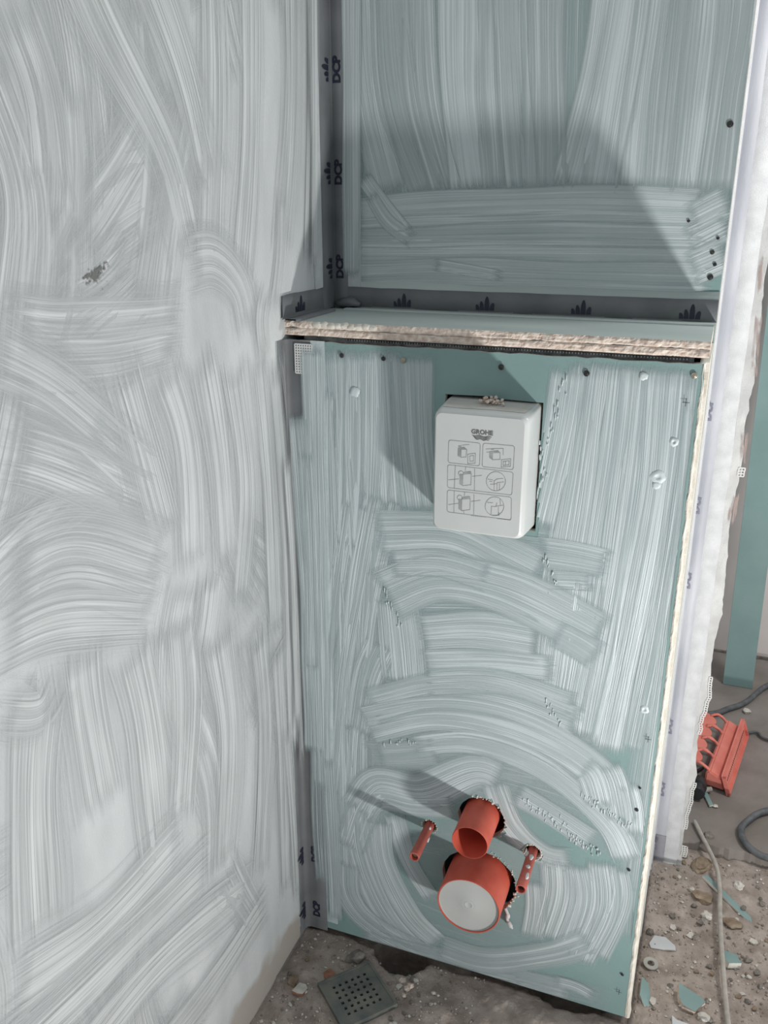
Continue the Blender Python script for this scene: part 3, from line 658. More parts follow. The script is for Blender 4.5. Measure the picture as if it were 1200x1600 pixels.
# ------------------------------------------------------------------ sealing tapes
def ltape(name, cor, da, la, db, lb, ax, l0, l1, mat, parent, n=30, lift=.0013, ja=.0, seed=0, fil=.006):
    """strip folded into an inside corner: flange la along da, flange lb along db, running along ax from l0 to l1"""
    cor, da, db, ax = map(Vector, (cor, da, db, ax)); V = []; F = []
    for k in range(n+1):
        t = l0+(l1-l0)*k/n
        A = la+ja*fbm(t*14, seed); B = lb+ja*fbm(t*14, seed+9)
        base = cor+ax*t
        sec = [base+da*A+db*.0002, base+da*A+db*lift, base+da*(A*.5)+db*lift, base+da*fil+db*lift,
               base+da*(fil*.42)+db*(fil*.42), base+db*fil+da*lift, base+db*(B*.5)+da*lift, base+db*B+da*lift, base+db*B+da*.0002]
        V += sec
    m = 9
    for k in range(n):
        for j in range(m-1): F.append((k*m+j, (k+1)*m+j, (k+1)*m+j+1, k*m+j+1))
    o = obj(name, V, F, mat, parent)
    bm = bmesh.new(); bm.from_mesh(o.data); bmesh.ops.recalc_face_normals(bm, faces=bm.faces); bm.to_mesh(o.data); bm.free()
    for p in o.data.polygons: p.use_smooth = True
    return o
X, Y, Z = (1, 0, 0), (0, 1, 0), (0, 0, 1)
def neg(v): return tuple(-c for c in v)
# upper left corner
t1 = tag(empty('sealing_tape', (0, D, ZL)), 'grey sealing tape running up the corner above the ledge', 'sealing tape')
def child_fix(o, p):   # geometry given in world space, parent at an offset
    o.matrix_parent_inverse = Matrix.Translation(-Vector(p.location))
    return o
child_fix(ltape('rubber_strip', (0, D, 0), neg(Y), .050, X, .0275, Z, ZL+.002, TOP, M_tape, t1, lift=.0045, ja=.0012), t1)
child_fix(ltape('mesh_border', (0, D, 0), neg(Y), .076, X, .050, Z, ZL+.02, TOP, M_sl0 if False else noisy('fleece_coated', (.40, .43, .43), (.48, .51, .51), 30, .6, .4, 500, spec=.3), t1, lift=.0036, ja=.001, seed=3), t1)
M_fc = bpy.data.materials['fleece_coated']
for z in (1.5040, 1.3560, 1.2100):
    child_fix(logo((0.0047, D-.016, z), Z, neg(Y), X, .036, M_ink, t1, letters=False, humps=True), t1)
    child_fix(flat('logo', [], (0.021, D-.0047, z+.001), Z, neg(X), neg(Y), M_ink, t1, .0004, ([(a*.038, b*.014) for a, b in DCP[0]], DCP[1])), t1)
# along the back of the ledge
t2 = tag(empty('sealing_tape', (W/2, D, ZL)), 'dark grey sealing tape along the back of the ledge', 'sealing tape')
child_fix(ltape('rubber_strip', (0, D, ZL), Z, .0345, neg(Y), .004, X, .004, W, M_tape, t2, lift=.0040, ja=.0012, seed=5, fil=.003), t2)
child_fix(ltape('mesh_border', (0, D, ZL), Z, .044, neg(Y), .030, X, .03, W, M_ledge, t2, lift=.0022, ja=.002, seed=8, fil=.003), t2)
for x in (.108, .247, .398, .556):
    child_fix(logo((x, D-.0042, ZL+.006), X, Z, neg(Y), .033, M_ink, t2, letters=False), t2)
# across the left wall at the ledge
t3 = tag(empty('sealing_tape', (0, D/2, ZL)), 'short dark grey sealing tape on the left wall at the ledge end', 'sealing tape')
child_fix(ltape('rubber_strip', (0, 0, ZL), Z, .037, X, .026, Y, -.012, D-.052, M_tape, t3, lift=.0042, ja=.001, seed=12), t3)
blob('crumpled_corner', (.030, D-.010, ZL+.010), (.022, .008, .008), M_tape, t2, 4.2).matrix_parent_inverse = Matrix.Translation(-Vector(t2.location))
child_fix(logo((.0045, .030, ZL+.009), Y, Z, X, .036, M_ink, t3, letters=False), t3)
# lower left corner
t4 = tag(empty('sealing_tape', (0, 0, ZB)), 'grey sealing tape down the corner left of the lower panel', 'sealing tape')
child_fix(ltape('rubber_strip', (0, 0, 0), neg(Y), .029, X, .043, Z, .004, 1.135, M_tape, t4, lift=.0012, ja=.003, seed=15, fil=.010), t4)
child_fix(ltape('mesh_border', (0, 0, 0), neg(Y), .031, X, .066, Z, .028, 1.135, noisy('fleece_greenish', (.30, .365, .37), (.40, .46, .465), 30, .55, .3, 400), t4, lift=.0008, ja=.001, seed=18, fil=.010), t4)
for z in (.158, .030):
    child_fix(logo((.0016, -.006, z), Z, neg(Y), X, .042, M_ink, t4, letters=False), t4)
    child_fix(flat('logo', [], (.030, -.0016, z+.004), Z, neg(X), neg(Y), M_ink, t4, .0004, ([(a*.036, b*.015) for a, b in DCP[0]], DCP[1])), t4)
# right corner beside the panel
t5 = tag(empty('sealing_tape', (W, D2, 0)), 'whitewashed sealing tape in the corner right of the panel', 'sealing tape')
child_fix(ltape('rubber_strip', (W, D2, 0), neg(Y), .03, X, .0245, Z, .0, TOP, M_tapel, t5, lift=.0040, ja=.0015, seed=25, fil=.006, n=60), t5)
child_fix(ltape('bare_end', (W, D2, 0), neg(Y), .03, X, .0255, Z, .0, .073, noisy('rubber_bare', (.27, .27, .30), (.33, .33, .36), 30, .5), t5, lift=.0050, ja=.0004, seed=27, fil=.006, n=8), t5)
child_fix(ltape('mesh_border', (W, D2, 0), neg(Y), .05, X, .052, Z, .0, TOP, M_fleece, t5, lift=.0030, ja=.002, seed=29, fil=.006, n=60), t5)
for z in (.320, .170, .034, .79, .965, .64):
    child_fix(logo((W+.0105, D2-.0052 if z < .05 else D2-.0042, z), Z, neg(X), neg(Y), .038, M_inkw, t5, letters=True, humps=False, lift=.0006), t5)

# reinforcing mesh showing along the ragged edge
def mesh_strip(z0, z1, x_of, wd_, name, parent, D2=D2, st=.0052):
    bm = bmesh.new(); n = int((z1-z0)/st); m = int(wd_/st)
    for k in range(n+1):
        z = z0+k*st; x = x_of(z); add_box(bm, x, x+m*st, D2-.0012, D2-.0002, z-.0010, z+.0010)
    for j in range(m+1):
        for k in range(n):
            z = z0+k*st; x = x_of(z)+j*st; add_box(bm, x-.0010, x+.0010, D2-.0014, D2-.0004, z, z+st)
    return bmobj(name, bm, M_mesh, parent)
tag(mesh_strip(.03, .06, lambda z: strip_edge(z)-.001, .013, 'mesh_scrap', wall_right), 'open white glass mesh hanging from the wall edge')
mesh_strip(.10, .215, lambda z: strip_edge(z)-.002+.001*math.sin(z*90), .0085, 'mesh_scrap', wall_right)
mesh_strip(.33, .46, lambda z: strip_edge(z)-.0015, .006, 'mesh_scrap', wall_right)
tag(mesh_strip(1.085, 1.132, lambda z: .018, .028, 'mesh_scrap', wall_front, -.0018, .0040), 'patch of white glass mesh in the upper left panel corner')
mesh_strip(.868, .886, lambda z: strip_edge(z)-.003, .013, 'mesh_scrap', wall_right)

# ------------------------------------------------------------------ screws, fill spots, pencil crosses in the boards
def screw_hole(x, z, y, parent, r=.0032, mat=None):
    V = []; F = []
    n = 14
    prof = [(r*1.25, -.0002), (r, -.0007), (r*.75, -.0005), (r*.5, -.0009), (0.0001, -.0009)]
    for k in range(n):
        a = 2*math.pi*k/n
        for rr, yy in prof: V.append((x+rr*math.cos(a), y+yy, z+rr*math.sin(a)))
    m = len(prof)
    for k in range(n):
        for j in range(m-1): F.append((k*m+j, k*m+j+1, ((k+1) % n)*m+j+1, ((k+1) % n)*m+j))
    return obj('screw', V, F, mat or M_screw, parent)
for i, (x, z, r) in enumerate([(.0475, 1.1132, .0022), (.0948, 1.116, .0030), (.161, 1.1152, .0028), (.1918, 1.1142, .0032), (.337, 1.1141, .0034), (.4547, 1.1128, .0034), (.592, 1.1190, .0034),
                 (.5836, .4781, .0018), (.5826, .4372, .0026), (.5814, .3204, .0022), (.590, .1044, .0022)]):
    screw_hole(x, z, -.0026 if x < .58 else -.0020, wall_front, r, M_screwm if i in (3, 6) else M_screw)
for x, z, r in [(.596, 1.4308, .0036), (.5927, 1.263, .0026), (.598, 1.2824, .0018), (.598, 1.2465, .0022), (.594, 1.2286, .0034), (.5558, 1.3053, .0018)]:
    screw_hole(x, z, D-.0022, wall_back, r)
def dab(x, z, y, r, parent, seed, dent=True):
    V = [(x, y-.0002 if dent else y-.0018, z)]; F = []; n = 20; prof = [(.32, -.0004 if dent else -.0017), (.5, -.0017), (.72, -.0015), (1.0, -.0007), (1.15, .0)]
    for k in range(n):
        a = 2*math.pi*k/n; q = 1+.22*fbm(math.cos(a)*1.3+seed, math.sin(a)*1.3)
        for rr, yy in prof: V.append((x+r*rr*q*math.cos(a), y+yy, z+r*rr*q*math.sin(a)))
    m = len(prof)
    for k in range(n):
        F.append((0, 1+k*m, 1+((k+1) % n)*m))
        for j in range(m-1): F.append((1+k*m+j, 1+k*m+j+1, 1+((k+1) % n)*m+j+1, 1+((k+1) % n)*m+j))
    return obj('filler_dab', V, F, M_fillc, parent, True)
M_fillc = noisy('filler_spot', (.52, .59, .60), (.60, .655, .66), 50, .5)
dab(.5762, 1.0286, -.0012, .0055, wall_front, 1); dab(.5607, .9776, -.0012, .0085, wall_front, 2); dab(.560, .966, -.0012, .005, wall_front, 6, False)
dab(.5773, .6158, -.0008, .0062, wall_front, 3); dab(.529, 1.1135, -.0015, .005, wall_front, 4, False); dab(.115, 1.062, -.0015, .007, wall_front, 5, False)
for x, z in ((.5858, 1.0834), (.5874, .5679), (.588, .067)):
    flat('pencil_cross', [[(-.0045, -.0004), (.0045, -.0004), (.0045, .0004), (-.0045, .0004)], [(-.0004, -.0055), (.0004, -.0055), (.0004, .0055), (-.0004, .0055)]], (x, -.0035, z), X, Z, neg(Y), M_ink, wall_front)
# thick ridges of coating pushed up at stroke ends
rb = random.Random(4); items = []
for (x0, z0, x1, z1, n, a) in ((.405, .405, .535, .335, 60, .006), (.40, .985, .43, 1.11, 22, .004), (.385, .885, .41, .97, 14, .003), (.50, .44, .575, .405, 26, .004), (.16, .745, .19, .68, 12, .003), (.16, .455, .22, .47, 12, .003), (.43, .60, .455, .565, 12, .003), (.415, .84, .43, .80, 10, .003)):
    for k in range(n):
        t = k/(n-1); x = x0+(x1-x0)*t+rb.gauss(0, a); z = z0+(z1-z0)*t+rb.gauss(0, a)
        items.append(((x, -.0020, z), (rb.uniform(.0006, .0013), .0005, rb.uniform(.002, .006))))
blobs('coating_ridges', items, M_fillc, wall_front, 'thick ridges of wet coating')

# ------------------------------------------------------------------ inspection cover
PR = .065
cov = tag(empty('inspection_cover', (.3255, 0, .88)), 'white plastic flush inspection cover with printed mounting diagrams', 'cover')
def rrect(x0, x1, z0, z1, r, n=6):
    pts = []
    for cx, cz, a0 in ((x1-r, z1-r, 0), (x0+r, z1-r, 90), (x0+r, z0+r, 180), (x1-r, z0+r, 270)):
        for k in range(n+1):
            a = math.radians(a0+90*k/n); pts.append((cx+r*math.cos(a), cz+r*math.sin(a)))
    return pts
secs = [(.03, rrect(.2590, .3955, .8805, 1.0655, .006)), (-.001, rrect(.2592, .3952, .8815, 1.0650, .006)),
        (-PR+.014, rrect(.2598, .3932, .8835, 1.0620, .009)), (-PR+.006, rrect(.2602, .3925, .8845, 1.0612, .010)),
        (-PR+.0022, rrect(.2608, .3910, .8855, 1.0602, .010)), (-PR, rrect(.2630, .3870, .8880, 1.0570, .009))]
V = []; F = []; m = len(secs[0][1])
for y, pts in secs: V += [(x, y, z) for x, z in pts]
for s in range(len(secs)-1):
    for k in range(m): F.append((s*m+k, s*m+(k+1) % m, (s+1)*m+(k+1) % m, (s+1)*m+k))
F.append(tuple(range((len(secs)-1)*m, len(secs)*m)))
cb = child_fix(obj('cover_body', V, F, M_cover, cov), cov)
bm = bmesh.new(); bm.from_mesh(cb.data); bmesh.ops.recalc_face_normals(bm, faces=bm.faces)
for f in bm.faces: f.smooth = len(f.verts) == 4
for e in bm.edges: e.smooth = not (any(len(f.verts) > 4 for f in e.link_faces))
bm.to_mesh(cb.data); bm.free()
def lines(name, pls, wd_, mat, fill=()):
    V = []; F = []
    for pl in pls:
        for (a, b) in zip(pl[:-1], pl[1:]):
            a = np.array(a); b = np.array(b); d = b-a; L_ = np.linalg.norm(d)
            if L_ < 1e-5: continue
            d = d/L_; q = np.array((-d[1], d[0]))*wd_/2; a = a-d*wd_*.3; b = b+d*wd_*.3; i = len(V)
            for p in (a-q, b-q, b+q, a+q): V.append((p[0], -PR-.0003, p[1]))
            F.append((i, i+1, i+2, i+3))
    for pg in fill:
        i = len(V); V += [(x, -PR-.00035, z) for x, z in pg]; F.append(tuple(range(i, i+len(pg))))
    return child_fix(obj(name, V, F, mat, cov), cov)
tag(lines('mounting_diagram', PRINT_LINES, .00062, M_printl, PRINT_FILL), 'printed grey mounting diagrams')
tag(lines('logo_waves', PRINT_WAVES, .0009, M_print), 'printed wave mark')
(gx0, gz0), (gx1, gz1) = GROHE_POS
tag(child_fix(flat('lettering', [], (gx0, -PR, gz0-.0005), (gx1-gx0, 0, 0), (0, 0, .0068), neg(Y), M_print, cov, .0004, GROHE), cov), 'black printed word GROHE')
child_fix(flat('top_dirt', [[(.0, .002), (.03, .0), (.07, .004), (.118, .001), (.121, .03), (.11, .046), (.06, .044), (.02, .047), (.003, .04)]], (.266, -.050, 1.0621), X, (0, 1, .06), Z, noisy('dust_film', (.50, .475, .44), (.58, .57, .545), 60, .8), cov, .0004), cov)
rb = random.Random(11)
pc = tag(empty('plaster_crumb', (.327, -.012, 1.066)), 'crumbly cream plaster lump on top of the inspection cover', 'plaster lump')
blobs('crumbs', [((rb.gauss(0, .006), rb.gauss(-.006, .005), abs(rb.gauss(.002, .0025))), (rb.uniform(.0012, .0032),)*3) for k in range(55)], M_gyps, pc, None)

# ------------------------------------------------------------------ pipes
def pipe(name, x, z, ro, wall, ln, label, back=.16):
    e = tag(empty(name, (x, 0, z)), label, 'pipe')
    prof = [(ro, back), (ro, -ln+.002), (ro-.0008, -ln), (ro-wall+.0006, -ln), (ro-wall, -ln+.002), (ro-wall, back), (ro, back)]
    lathe('pipe_wall', prof, M_orange, e)
    return e
dr = pipe('drain_pipe', XC, .2165, .0545, .0028, .062, 'wide orange drain pipe stub closed with a grey cap')
cp = lathe('cap', [(.0001, .0035), (.004, .0033), (.0065, .0025), (.009, .0033), (.011, .0028), (.013, .0033), (.047, .0028), (.0512, .0025), (.0514, .0012), (.0514, .02), (.0001, .02)], M_cap, dr, 48, (0, -.0615, 0))
tag(cp, 'pale grey end cap')
fp = pipe('flush_pipe', XC, .3515, .0305, .0020, .068, 'narrow open orange flush pipe stub above the wide one')
lathe('inner_stop', [(.0001, .045), (.0285, .045), (.0285, .047), (.0001, .047)], M_orange, fp)
def sleeve(x, ln, label, splat):
    e = tag(empty('bolt_sleeve', (x, 0, ZBOLT)), label, 'bolt sleeve')
    lathe('sleeve', [(.0082, .1), (.0082, -ln+.02), (.0086, -ln+.019), (.0086, -ln+.0005), (.0082, -ln), (.0066, -ln), (.0064, -ln+.004), (.0064, .1), (.0082, .1)], noisy('sleeve_plastic', (.40, .085, .065), (.48, .12, .09), 40, .55) if 'sleeve_plastic' not in bpy.data.materials else bpy.data.materials['sleeve_plastic'], e, 20)
    lathe('bolt_tip', [(.0001, -ln+.006), (.0045, -ln+.006), (.0058, -ln+.009), (.0058, .05), (.0001, .05)], M_screwm if splat == 0 else M_screw, e, 14)
    for k, (a, y, r) in enumerate(splat_list[splat]):
        blob('plaster_splat', (.0082*math.cos(a), y, .0082*math.sin(a)), r, M_white, e, k+3*splat)
    return e
splat_list = [[(-.3, -.030, (.0022, .006, .0035)), (.9, -.012, (.002, .003, .003))],
              [(1.3, -.022, (.0035, .007, .002)), (1.35, -.045, (.0035, .004, .0016)), (1.0, -.066, (.003, .008, .0018)), (2.4, -.014, (.003, .006, .003))]]
sleeve(XC-.09, .081, 'clean orange bolt sleeve left of the flush pipe', 0)
sleeve(XC+.091, .090, 'orange bolt sleeve spattered with white plaster', 1)
# crumbled board around the openings
rb = random.Random(8)
CR = []
def crumbs(cx, cz, r, a0, a1, n, s=1.0):
    for k in range(n):
        a = math.radians(a0+(a1-a0)*k/max(1, n-1)+rb.uniform(-4, 4)); q = r*(1+rb.uniform(-.03, .08))
        CR.append(((cx+q*math.cos(a), -.0004, cz+q*math.sin(a)), tuple(s*rb.uniform(.0007, .0024) for _ in range(3))))
crumbs(XC+.002, .350, .0405, -40, 110, 34); crumbs(XC+.002, .2185, .065, 0, 75, 26, .7); crumbs(XC+.002, .2185, .065, -35, 0, 10, 1.3); crumbs(XC-.09, ZBOLT, .0135, -60, 200, 14, .8); crumbs(XC+.091, ZBOLT, .0145, -70, 230, 24, 1.1)
blobs('board_crumbs', CR, M_gypw, wall_front, 'crumbled gypsum around the pipe openings')
tag(tube('torn_paper', [(.386, -.003, .178), (.392, -.007, .168), (.391, -.006, .158), (.398, -.010, .150), (.401, -.008, .143)], [.003, .004, .0028, .004, .002], M_white, wall_front, 6), 'curl of torn white paper')

# ------------------------------------------------------------------ drain grate
gr = tag(empty('drain_grate', (.151, -.112, .004), math.radians(49)), 'square grey floor drain grate with rows of square holes', 'drain grate')
def grate():
    xs = [-.051, -.047]
    p = .0122; x = -.0335
    for k in range(6): xs += [x+p*k-.0026+.003, x+p*k+.0026+.003]
    xs += [.047, .051]
    n = len(xs); V = [(a, b, 0) for b in xs for a in xs]
    F = [(j*n+i, j*n+i+1, (j+1)*n+i+1, (j+1)*n+i) for j in range(n-1) for i in range(n-1) if not (2 <= i < n-3 and 2 <= j < n-3 and i % 2 == 0 and j % 2 == 0)]
    o = obj('grate_plate', V, F, M_grate, gr); md = o.modifiers.new('s', 'SOLIDIFY'); md.thickness = .004; md.offset = -1
    bm = bmesh.new()
    for a in ((-.053, -.0485, -.053, .053), (.0485, .053, -.053, .053), (-.0485, .0485, -.053, -.0485), (-.0485, .0485, .0485, .053)):
        add_box(bm, a[0], a[1], a[2], a[3], -.012, .0012)
    bmobj('frame', bm, M_grate, gr)
    box('sump', -.045, .045, -.045, .045, -.03, -.022, M_black, gr)
grate()
# ------------------------------------------------------------------ rubble
def rock(name, x, y, r, mat, seed, z=None, flatk=.7, sub=2):
    zz = ground_z(x, y) if y < .47 else .028
    o = blob(name, (0, 0, 0), (r, r*.8, r*flatk), mat, None, seed, sub, .5, 1.1)
    o.location = (x, y, zz+r*flatk*.55); o.rotation_euler = (0, 0, seed*1.7)
    for p in o.data.polygons: p.use_smooth = False
    return o
def shard(name, x, y, pts, th, mat, edge, label, cat, tilt=(0, 0), z=None, rz=0):
    bm = bmesh.new(); a = [bm.verts.new((px, py, th/2)) for px, py in pts]; b = [bm.verts.new((px*1.03, py*.97, -th/2)) for px, py in pts]; n = len(pts)
    bm.faces.new(a); bm.faces.new(b[::-1])
    for k in range(n): bm.faces.new((a[k], b[k], b[(k+1) % n], a[(k+1) % n])).material_index = 1
    o = bmobj(name, bm, [mat, edge]); zz = (ground_z(x, y) if y < .47 else .028) if z is None else z
    o.location = (x, y, zz+th*.6); o.rotation_euler = (tilt[0], tilt[1], rz)
    return tag(o, label, cat)
shard('plastic_chip', .649, .200, [(-.022, -.004), (-.014, .016), (.006, .017), (.024, .002), (.026, -.008), (.004, -.013), (-.018, -.014)], .003, M_chip, M_chip, 'pale grey jagged plastic chip between panel edge and cable', 'chip', (.1, -.1))
o = lathe('washer_ring', [(.0065, -.0015), (.0135, -.0015), (.0140, 0), (.0135, .0015), (.0065, .0015), (.006, 0), (.0065, -.0015)], M_ring, None, 30)
o.location = (.634, .143, ground_z(.634, .143)+.0065); o.rotation_euler = (math.pi/2+.05, .03, 0); tag(o, 'pale plastic washer ring on the dirt beside the panel edge', 'washer')
shard('board_offcut', .627, .070, [(-.007, .026), (.006, .018), (.016, -.022), (.004, -.028), (-.006, -.01)], .008, M_teal, M_gypw, 'narrow green board sliver lying against the panel edge', 'board offcut', (.15, .2))
shard('board_offcut', .702, .078, [(-.019, .024), (.02, .012), (.028, .006), (.012, -.02), (-.008, -.016), (-.016, -.004)], .012, M_teal, M_gyps, 'green board chunk with crumbly edge left of the cable foot', 'board offcut', (.12, .1))
shard('board_offcut', .772, .205, [(-.012, .016), (.010, .014), (.018, -.006), (-.004, -.018), (-.014, -.008)], .012, M_teal, M_stoneW, 'green board piece with white edge beside the cable middle', 'board offcut', (-.15, .1))
shard('board_strip', .765, .363, [(-.050, .046), (-.040, .050), (.044, -.030), (.046, -.044), (.036, -.042)], .006, M_teal, M_gypw, 'long thin green board strip crossing under the cable', 'board strip', (.05, .05))
shard('plastic_sheet', .706, .030, [(-.028, .010), (-.02, .004), (.06, .0), (.062, -.03), (-.024, -.03)], .003, M_chip, M_chip, 'pale plastic sheet end at the bottom picture edge', 'plastic sheet', (.1, .0))
shard('tile_chip', .050, -.137, [(-.010, -.012), (-.006, .012), (.006, .014), (.013, .006), (.010, -.010), (.0, -.013)], .006, M_stoneW, M_brick, 'white tile chip on the dirt left of the drain grate', 'tile chip', (-.15, .1))
tag(rock('ochre_stone', .030, -.123, .012, M_stoneB, 3, flatk=.4), 'small ochre stone behind the white tile chip', 'stone')
tag(rock('brick_fragment', .088, -.088, .014, M_brick, 5, flatk=.4), 'reddish brick fragment at the upper corner of the drain grate', 'brick fragment')
tag(rock('mortar_lump', .118, -.035, .017, M_stoneA, 8, flatk=.5), 'grey mortar lump just behind the drain grate', 'mortar lump')
tag(rock('clay_lump', .718, .352, .020, M_stoneB, 9, flatk=.4), 'large brown clay lump left of the cable', 'clay lump')
tag(rock('clay_lump', .712, .440, .024, M_stoneB, 10, flatk=.45), 'brown clay lump at the foot of the wall strip', 'clay lump')
tag(rock('clay_lump', .776, .30, .018, M_stoneB, 11, flatk=.35), 'flat brown clay lump right of the cable', 'clay lump')
tag(rock('plaster_lump', .727, .302, .013, M_stoneW, 12, flatk=.6), 'cream plaster lump touching the cable', 'plaster lump')
tag(rock('plaster_lump', .785, .405, .012, M_stoneW, 14, flatk=.6), 'cream plaster lump near the screed edge', 'plaster lump')
tag(rock('plaster_lump', .730, .055, .012, M_stoneW, 15, flatk=.6), 'cream plaster lump beside the green board chunk', 'plaster lump')
rb = random.Random(5)
def scatter(n, xr, yr, rr, mats, label, grp, name, cat, avoid=()):
    k = 0; tries = 0
    while k < n and tries < 4000:
        tries += 1
        x = rb.uniform(*xr); y = rb.uniform(*yr)
        if any((x-a)**2+(y-b)**2 < c*c for a, b, c in avoid): continue
        if x > .725+.08*(y-.5)*-.3 and abs(x-(.757-.05*max(0, y-.33))) < .008: continue
        tag(rock(name, x, y, rb.uniform(*rr), rb.choice(mats), rb.uniform(0, 60), flatk=rb.uniform(.4, .8), sub=1), label, cat, grp); k += 1
scatter(80, (.62, .90), (.03, .46), (.003, .0085), [M_stoneA, M_stoneA, M_stoneW, M_stoneB], 'small rubble stone on the dirt right of the panel', 'small stones right of the panel', 'rubble_stone', 'stone', ((.634, .143, .02), (.649, .2, .03), (.702, .078, .03), (.627, .07, .02)))
scatter(30, (.012, .30), (-.25, -.01), (.0025, .006), [M_stoneA, M_stoneA, M_stoneB, M_stoneW], 'small rubble stone on the dirt around the drain grate', 'small stones around the drain', 'rubble_stone', 'stone', ((.151, -.112, .078), (.195, .012, .06), (.05, -.137, .02)))
scatter(12, (.205, .245), (-.15, -.03), (.004, .008), [M_gyps, M_stoneW, M_stoneA], 'cream mortar crumb along the right rim of the drain grate', 'crumbs along the drain rim', 'mortar_crumb', 'crumb', ((.151, -.112, .072),))
def gravel():
    bm = bmesh.new(); r = random.Random(77)
    for k in range(5200):
        if r.random() < .62: x = r.uniform(.615, 1.0); y = r.uniform(-.05, .47)
        else: x = r.uniform(.008, .36); y = r.uniform(-.28, .0)
        if abs(x-.151)+abs(y+.112) < .085: continue
        if abs(x-.765) < .056 and abs(y-.363) < .056: continue
        s = .0007+.0030*r.random()**3; c = Vector((x, y, ground_z(x, y)+s*.4))
        vv = [bm.verts.new(c+Vector((d[0]*s*r.uniform(.6, 1.4), d[1]*s*r.uniform(.6, 1.4), d[2]*s*r.uniform(.5, 1.1)))) for d in ((1, 0, 0), (-1, 0, 0), (0, 1, 0), (0, -1, 0), (0, 0, 1), (0, 0, -1))]
        mi = r.choice((0, 0, 0, 0, 1, 1, 2))
        for f in ((0, 2, 4), (2, 1, 4), (1, 3, 4), (3, 0, 4), (2, 0, 5), (1, 2, 5), (3, 1, 5), (0, 3, 5)):
            bm.faces.new([vv[i] for i in f]).material_index = mi
    return bmobj('gravel', bm, [M_dirt, M_stoneW, M_stoneA])
tag(gravel(), 'fine grit and plaster crumbs strewn over the dirt', 'gravel', kind='stuff')

# ------------------------------------------------------------------ cables and things next door
tag(tube('beige_cable', [(.690, .545, .034), (.707, .500, .034), (.738, .430, .024), (.748, .370, .016), (.750, .30, .014), (.757, .18, .013), (.769, .04, .012), (.79, -.10, .012)], .0046, M_cableb, n=10), 'beige cable running over the screed edge and down the dirt', 'cable')
tag(tube('dark_cable', [(.60, 1.0, .034), (.707, 1.010, .036), (.758, 1.057, .036), (.80, 1.107, .036), (.858, 1.222, .036), (.95, 1.32, .036)], .0075, M_cableg), 'dark grey cable on the screed behind the orange box', 'cable')
tag(tube('dark_cable', [(.98, .70, .037), (.845, .637, .037), (.797, .577, .037), (.786, .540, .037), (.800, .498, .036), (.842, .478, .033), (.95, .49, .034)], .0075, M_cableg), 'thick dark grey cable looping right of the orange box', 'cable')
tag(tube('dark_cable', [(.80, .950, .034), (.825, .965, .034), (.850, .940, .034), (.95, .93, .034)], .0035, M_cableg), 'thin dark cable ending at the far end of the orange box', 'cable')
tag(tube('cable_stub', [(.688, .640, .034), (.705, .662, .037), (.722, .672, .037)], .006, M_cableb), 'short beige cable stub beside the orange box', 'cable stub')
pl = bmesh.new()
for (x0, x1, y, z) in ((.7400, .8180, 1.20, .029), (.705, .783, 1.378, 1.95)):
    for x, dy in ((x0, 0), (x1, 0), (x1, .0125), (x0, .0125)): pl.verts.new((x, y+dy, z))
pl.verts.ensure_lookup_table()
pl.faces.new(pl.verts[0:4]); pl.faces.new(pl.verts[4:8])
for k in range(4): pl.faces.new((pl.verts[k], pl.verts[(k+1) % 4], pl.verts[4+(k+1) % 4], pl.verts[4+k]))
tag(bmobj('board_plank', pl, M_teal), 'tall narrow strip of green board leaning on the far wall', 'board strip')

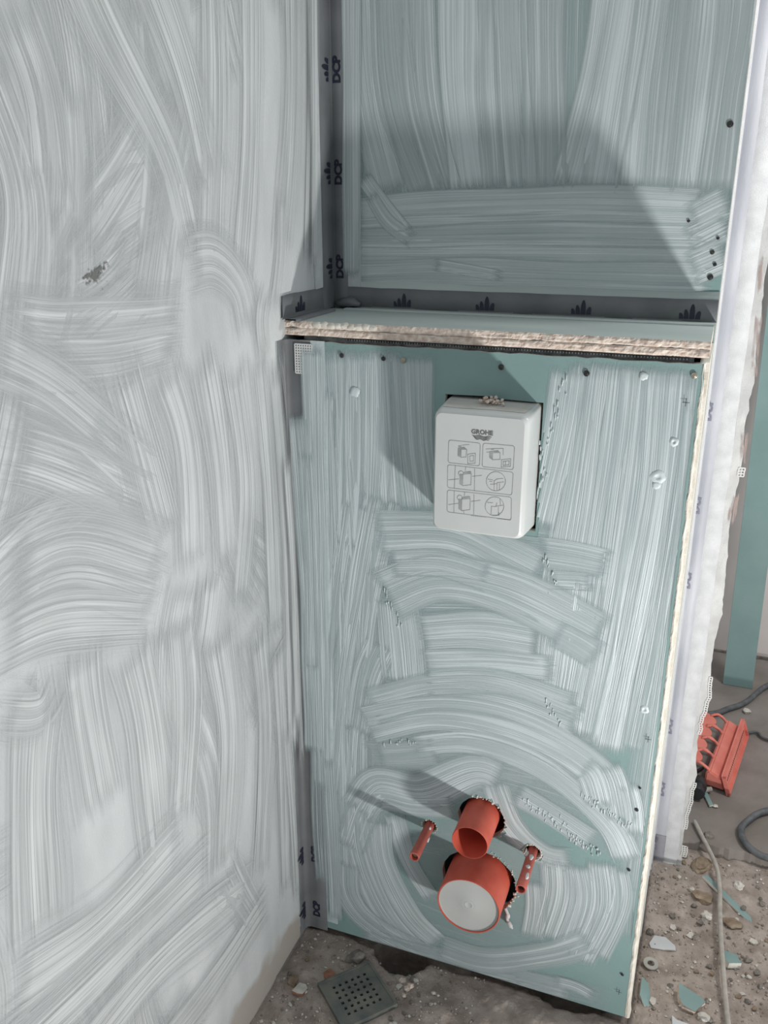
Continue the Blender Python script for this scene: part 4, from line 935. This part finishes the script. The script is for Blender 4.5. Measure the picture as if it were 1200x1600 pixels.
# orange multi-gang wall box: tray with flange and four lugs
ob_ = tag(empty('gang_box', (.757, .672, .028), math.atan2(.27, .043)), 'orange plastic four-gang wall box lying on the screed', 'wall box')
def gang():
    L_ = .275
    # body (tray) extends to local +y (left of the flange)
    bm = bmesh.new()
    pr_ = [(0.002, .002), (.010, .030), (.040, .044), (.048, .038), (.048, .004)]
    for x in (.012, L_-.012):
        for y, z in pr_: bm.verts.new((x, y+.006, z))
    bm.verts.ensure_lookup_table(); n = len(pr_)
    bm.faces.new(bm.verts[0:n]); bm.faces.new(bm.verts[n:2*n])
    for k in range(n): bm.faces.new((bm.verts[k], bm.verts[(k+1) % n], bm.verts[n+(k+1) % n], bm.verts[n+k]))
    bmesh.ops.bevel(bm, geom=list(bm.edges), offset=.003, segments=2, affect='EDGES')
    bmobj('tray', bm, M_orangel, ob_)
    # flange: frame plate leaning outwards with ribs
    fl = empty('flange', (0, 0, 0)); fl.parent = ob_
    fl.rotation_euler = (math.radians(-20), 0, 0)
    bm = bmesh.new(); add_box(bm, 0, L_, -.002, .002, -.001, .052)
    bmesh.ops.bevel(bm, geom=list(bm.edges), offset=.0012, segments=1, affect='EDGES')
    bmobj('flange_plate', bm, M_orangel, fl)
    bm = bmesh.new()
    for z in (.003, .047): add_box(bm, 0, L_, -.008, -.002, z-.0025, z+.0025)
    for x in (.0025, L_-.0025): add_box(bm, x-.0025, x+.0025, -.008, -.002, 0, .050)
    bmobj('rim', bm, M_orangel, fl)
    bm = bmesh.new()
    for k in range(26): add_box(bm, .014+k*.0096, .0195+k*.0096, -.0027, -.0018, .024, .0265)
    bmobj('slot', bm, M_black, fl)
    # lugs: discs with forked arms
    for k in range(4):
        cx = .048+k*.058; cy = .106; z = .052
        V = []; F = []; n = 28
        for zz in (-.0025, .0025):
            for j in range(n):
                a = 2*math.pi*j/n; V.append((cx+.031*math.cos(a), cy+.036*math.sin(a), z+zz+.006*math.sin(a)))
        F = [tuple(range(n-1, -1, -1)), tuple(range(n, 2*n))]+[(j, (j+1) % n, n+(j+1) % n, n+j) for j in range(n)]
        lg = obj('lug', V, F, M_orangel, ob_)
        tube('arm', [(cx-.024, cy-.018, z-.002), (cx-.030, cy-.034, z+.004), (cx-.029, cy-.050, z-.004), (cx-.026, cy-.060, z-.014)], .0036, M_orangel, lg, 6, 6)
        tube('arm', [(cx+.024, cy-.018, z-.002), (cx+.030, cy-.034, z+.004), (cx+.029, cy-.050, z-.004), (cx+.026, cy-.060, z-.014)], .0036, M_orangel, lg, 6, 6)
gang()
pg_ = tag(empty('cable_gland', (.690, .655, .028)), 'black plastic cable gland tucked under the orange wall box', 'cable gland')
lathe('gland_body', [(.0001, -.03), (.016, -.03), (.018, -.026), (.018, -.006), (.021, -.004), (.021, .012), (.017, .016), (.011, .03), (.0001, .03)], M_black, pg_, 24, (0.0, 0, .021))
tube('gland_wire', [(.0, .03, .02), (-.01, .06, .01), (.01, .10, .006)], .004, M_black, pg_)
shard('board_offcut', .716, .640, [(-.012, .02), (-.002, .022), (.012, -.02), (.004, -.026)], .004, M_teal, M_gypw, 'green sliver on the screed in front of the orange wall box', 'board offcut', z=.028)
for x, y, r, lb in ((.722, .512, .012, 'oblong pinkish stone on the screed left of the cable loop'), (.803, 1.067, .012, 'pale stone beside the dark cable on the screed'), (.733, .622, .006, 'tiny cream stone in front of the orange wall box')):
    tag(rock('screed_stone', x, y, r, M_stoneW if r < .007 or y > 1 else M_stoneA, x*30, flatk=.5), lb, 'stone')
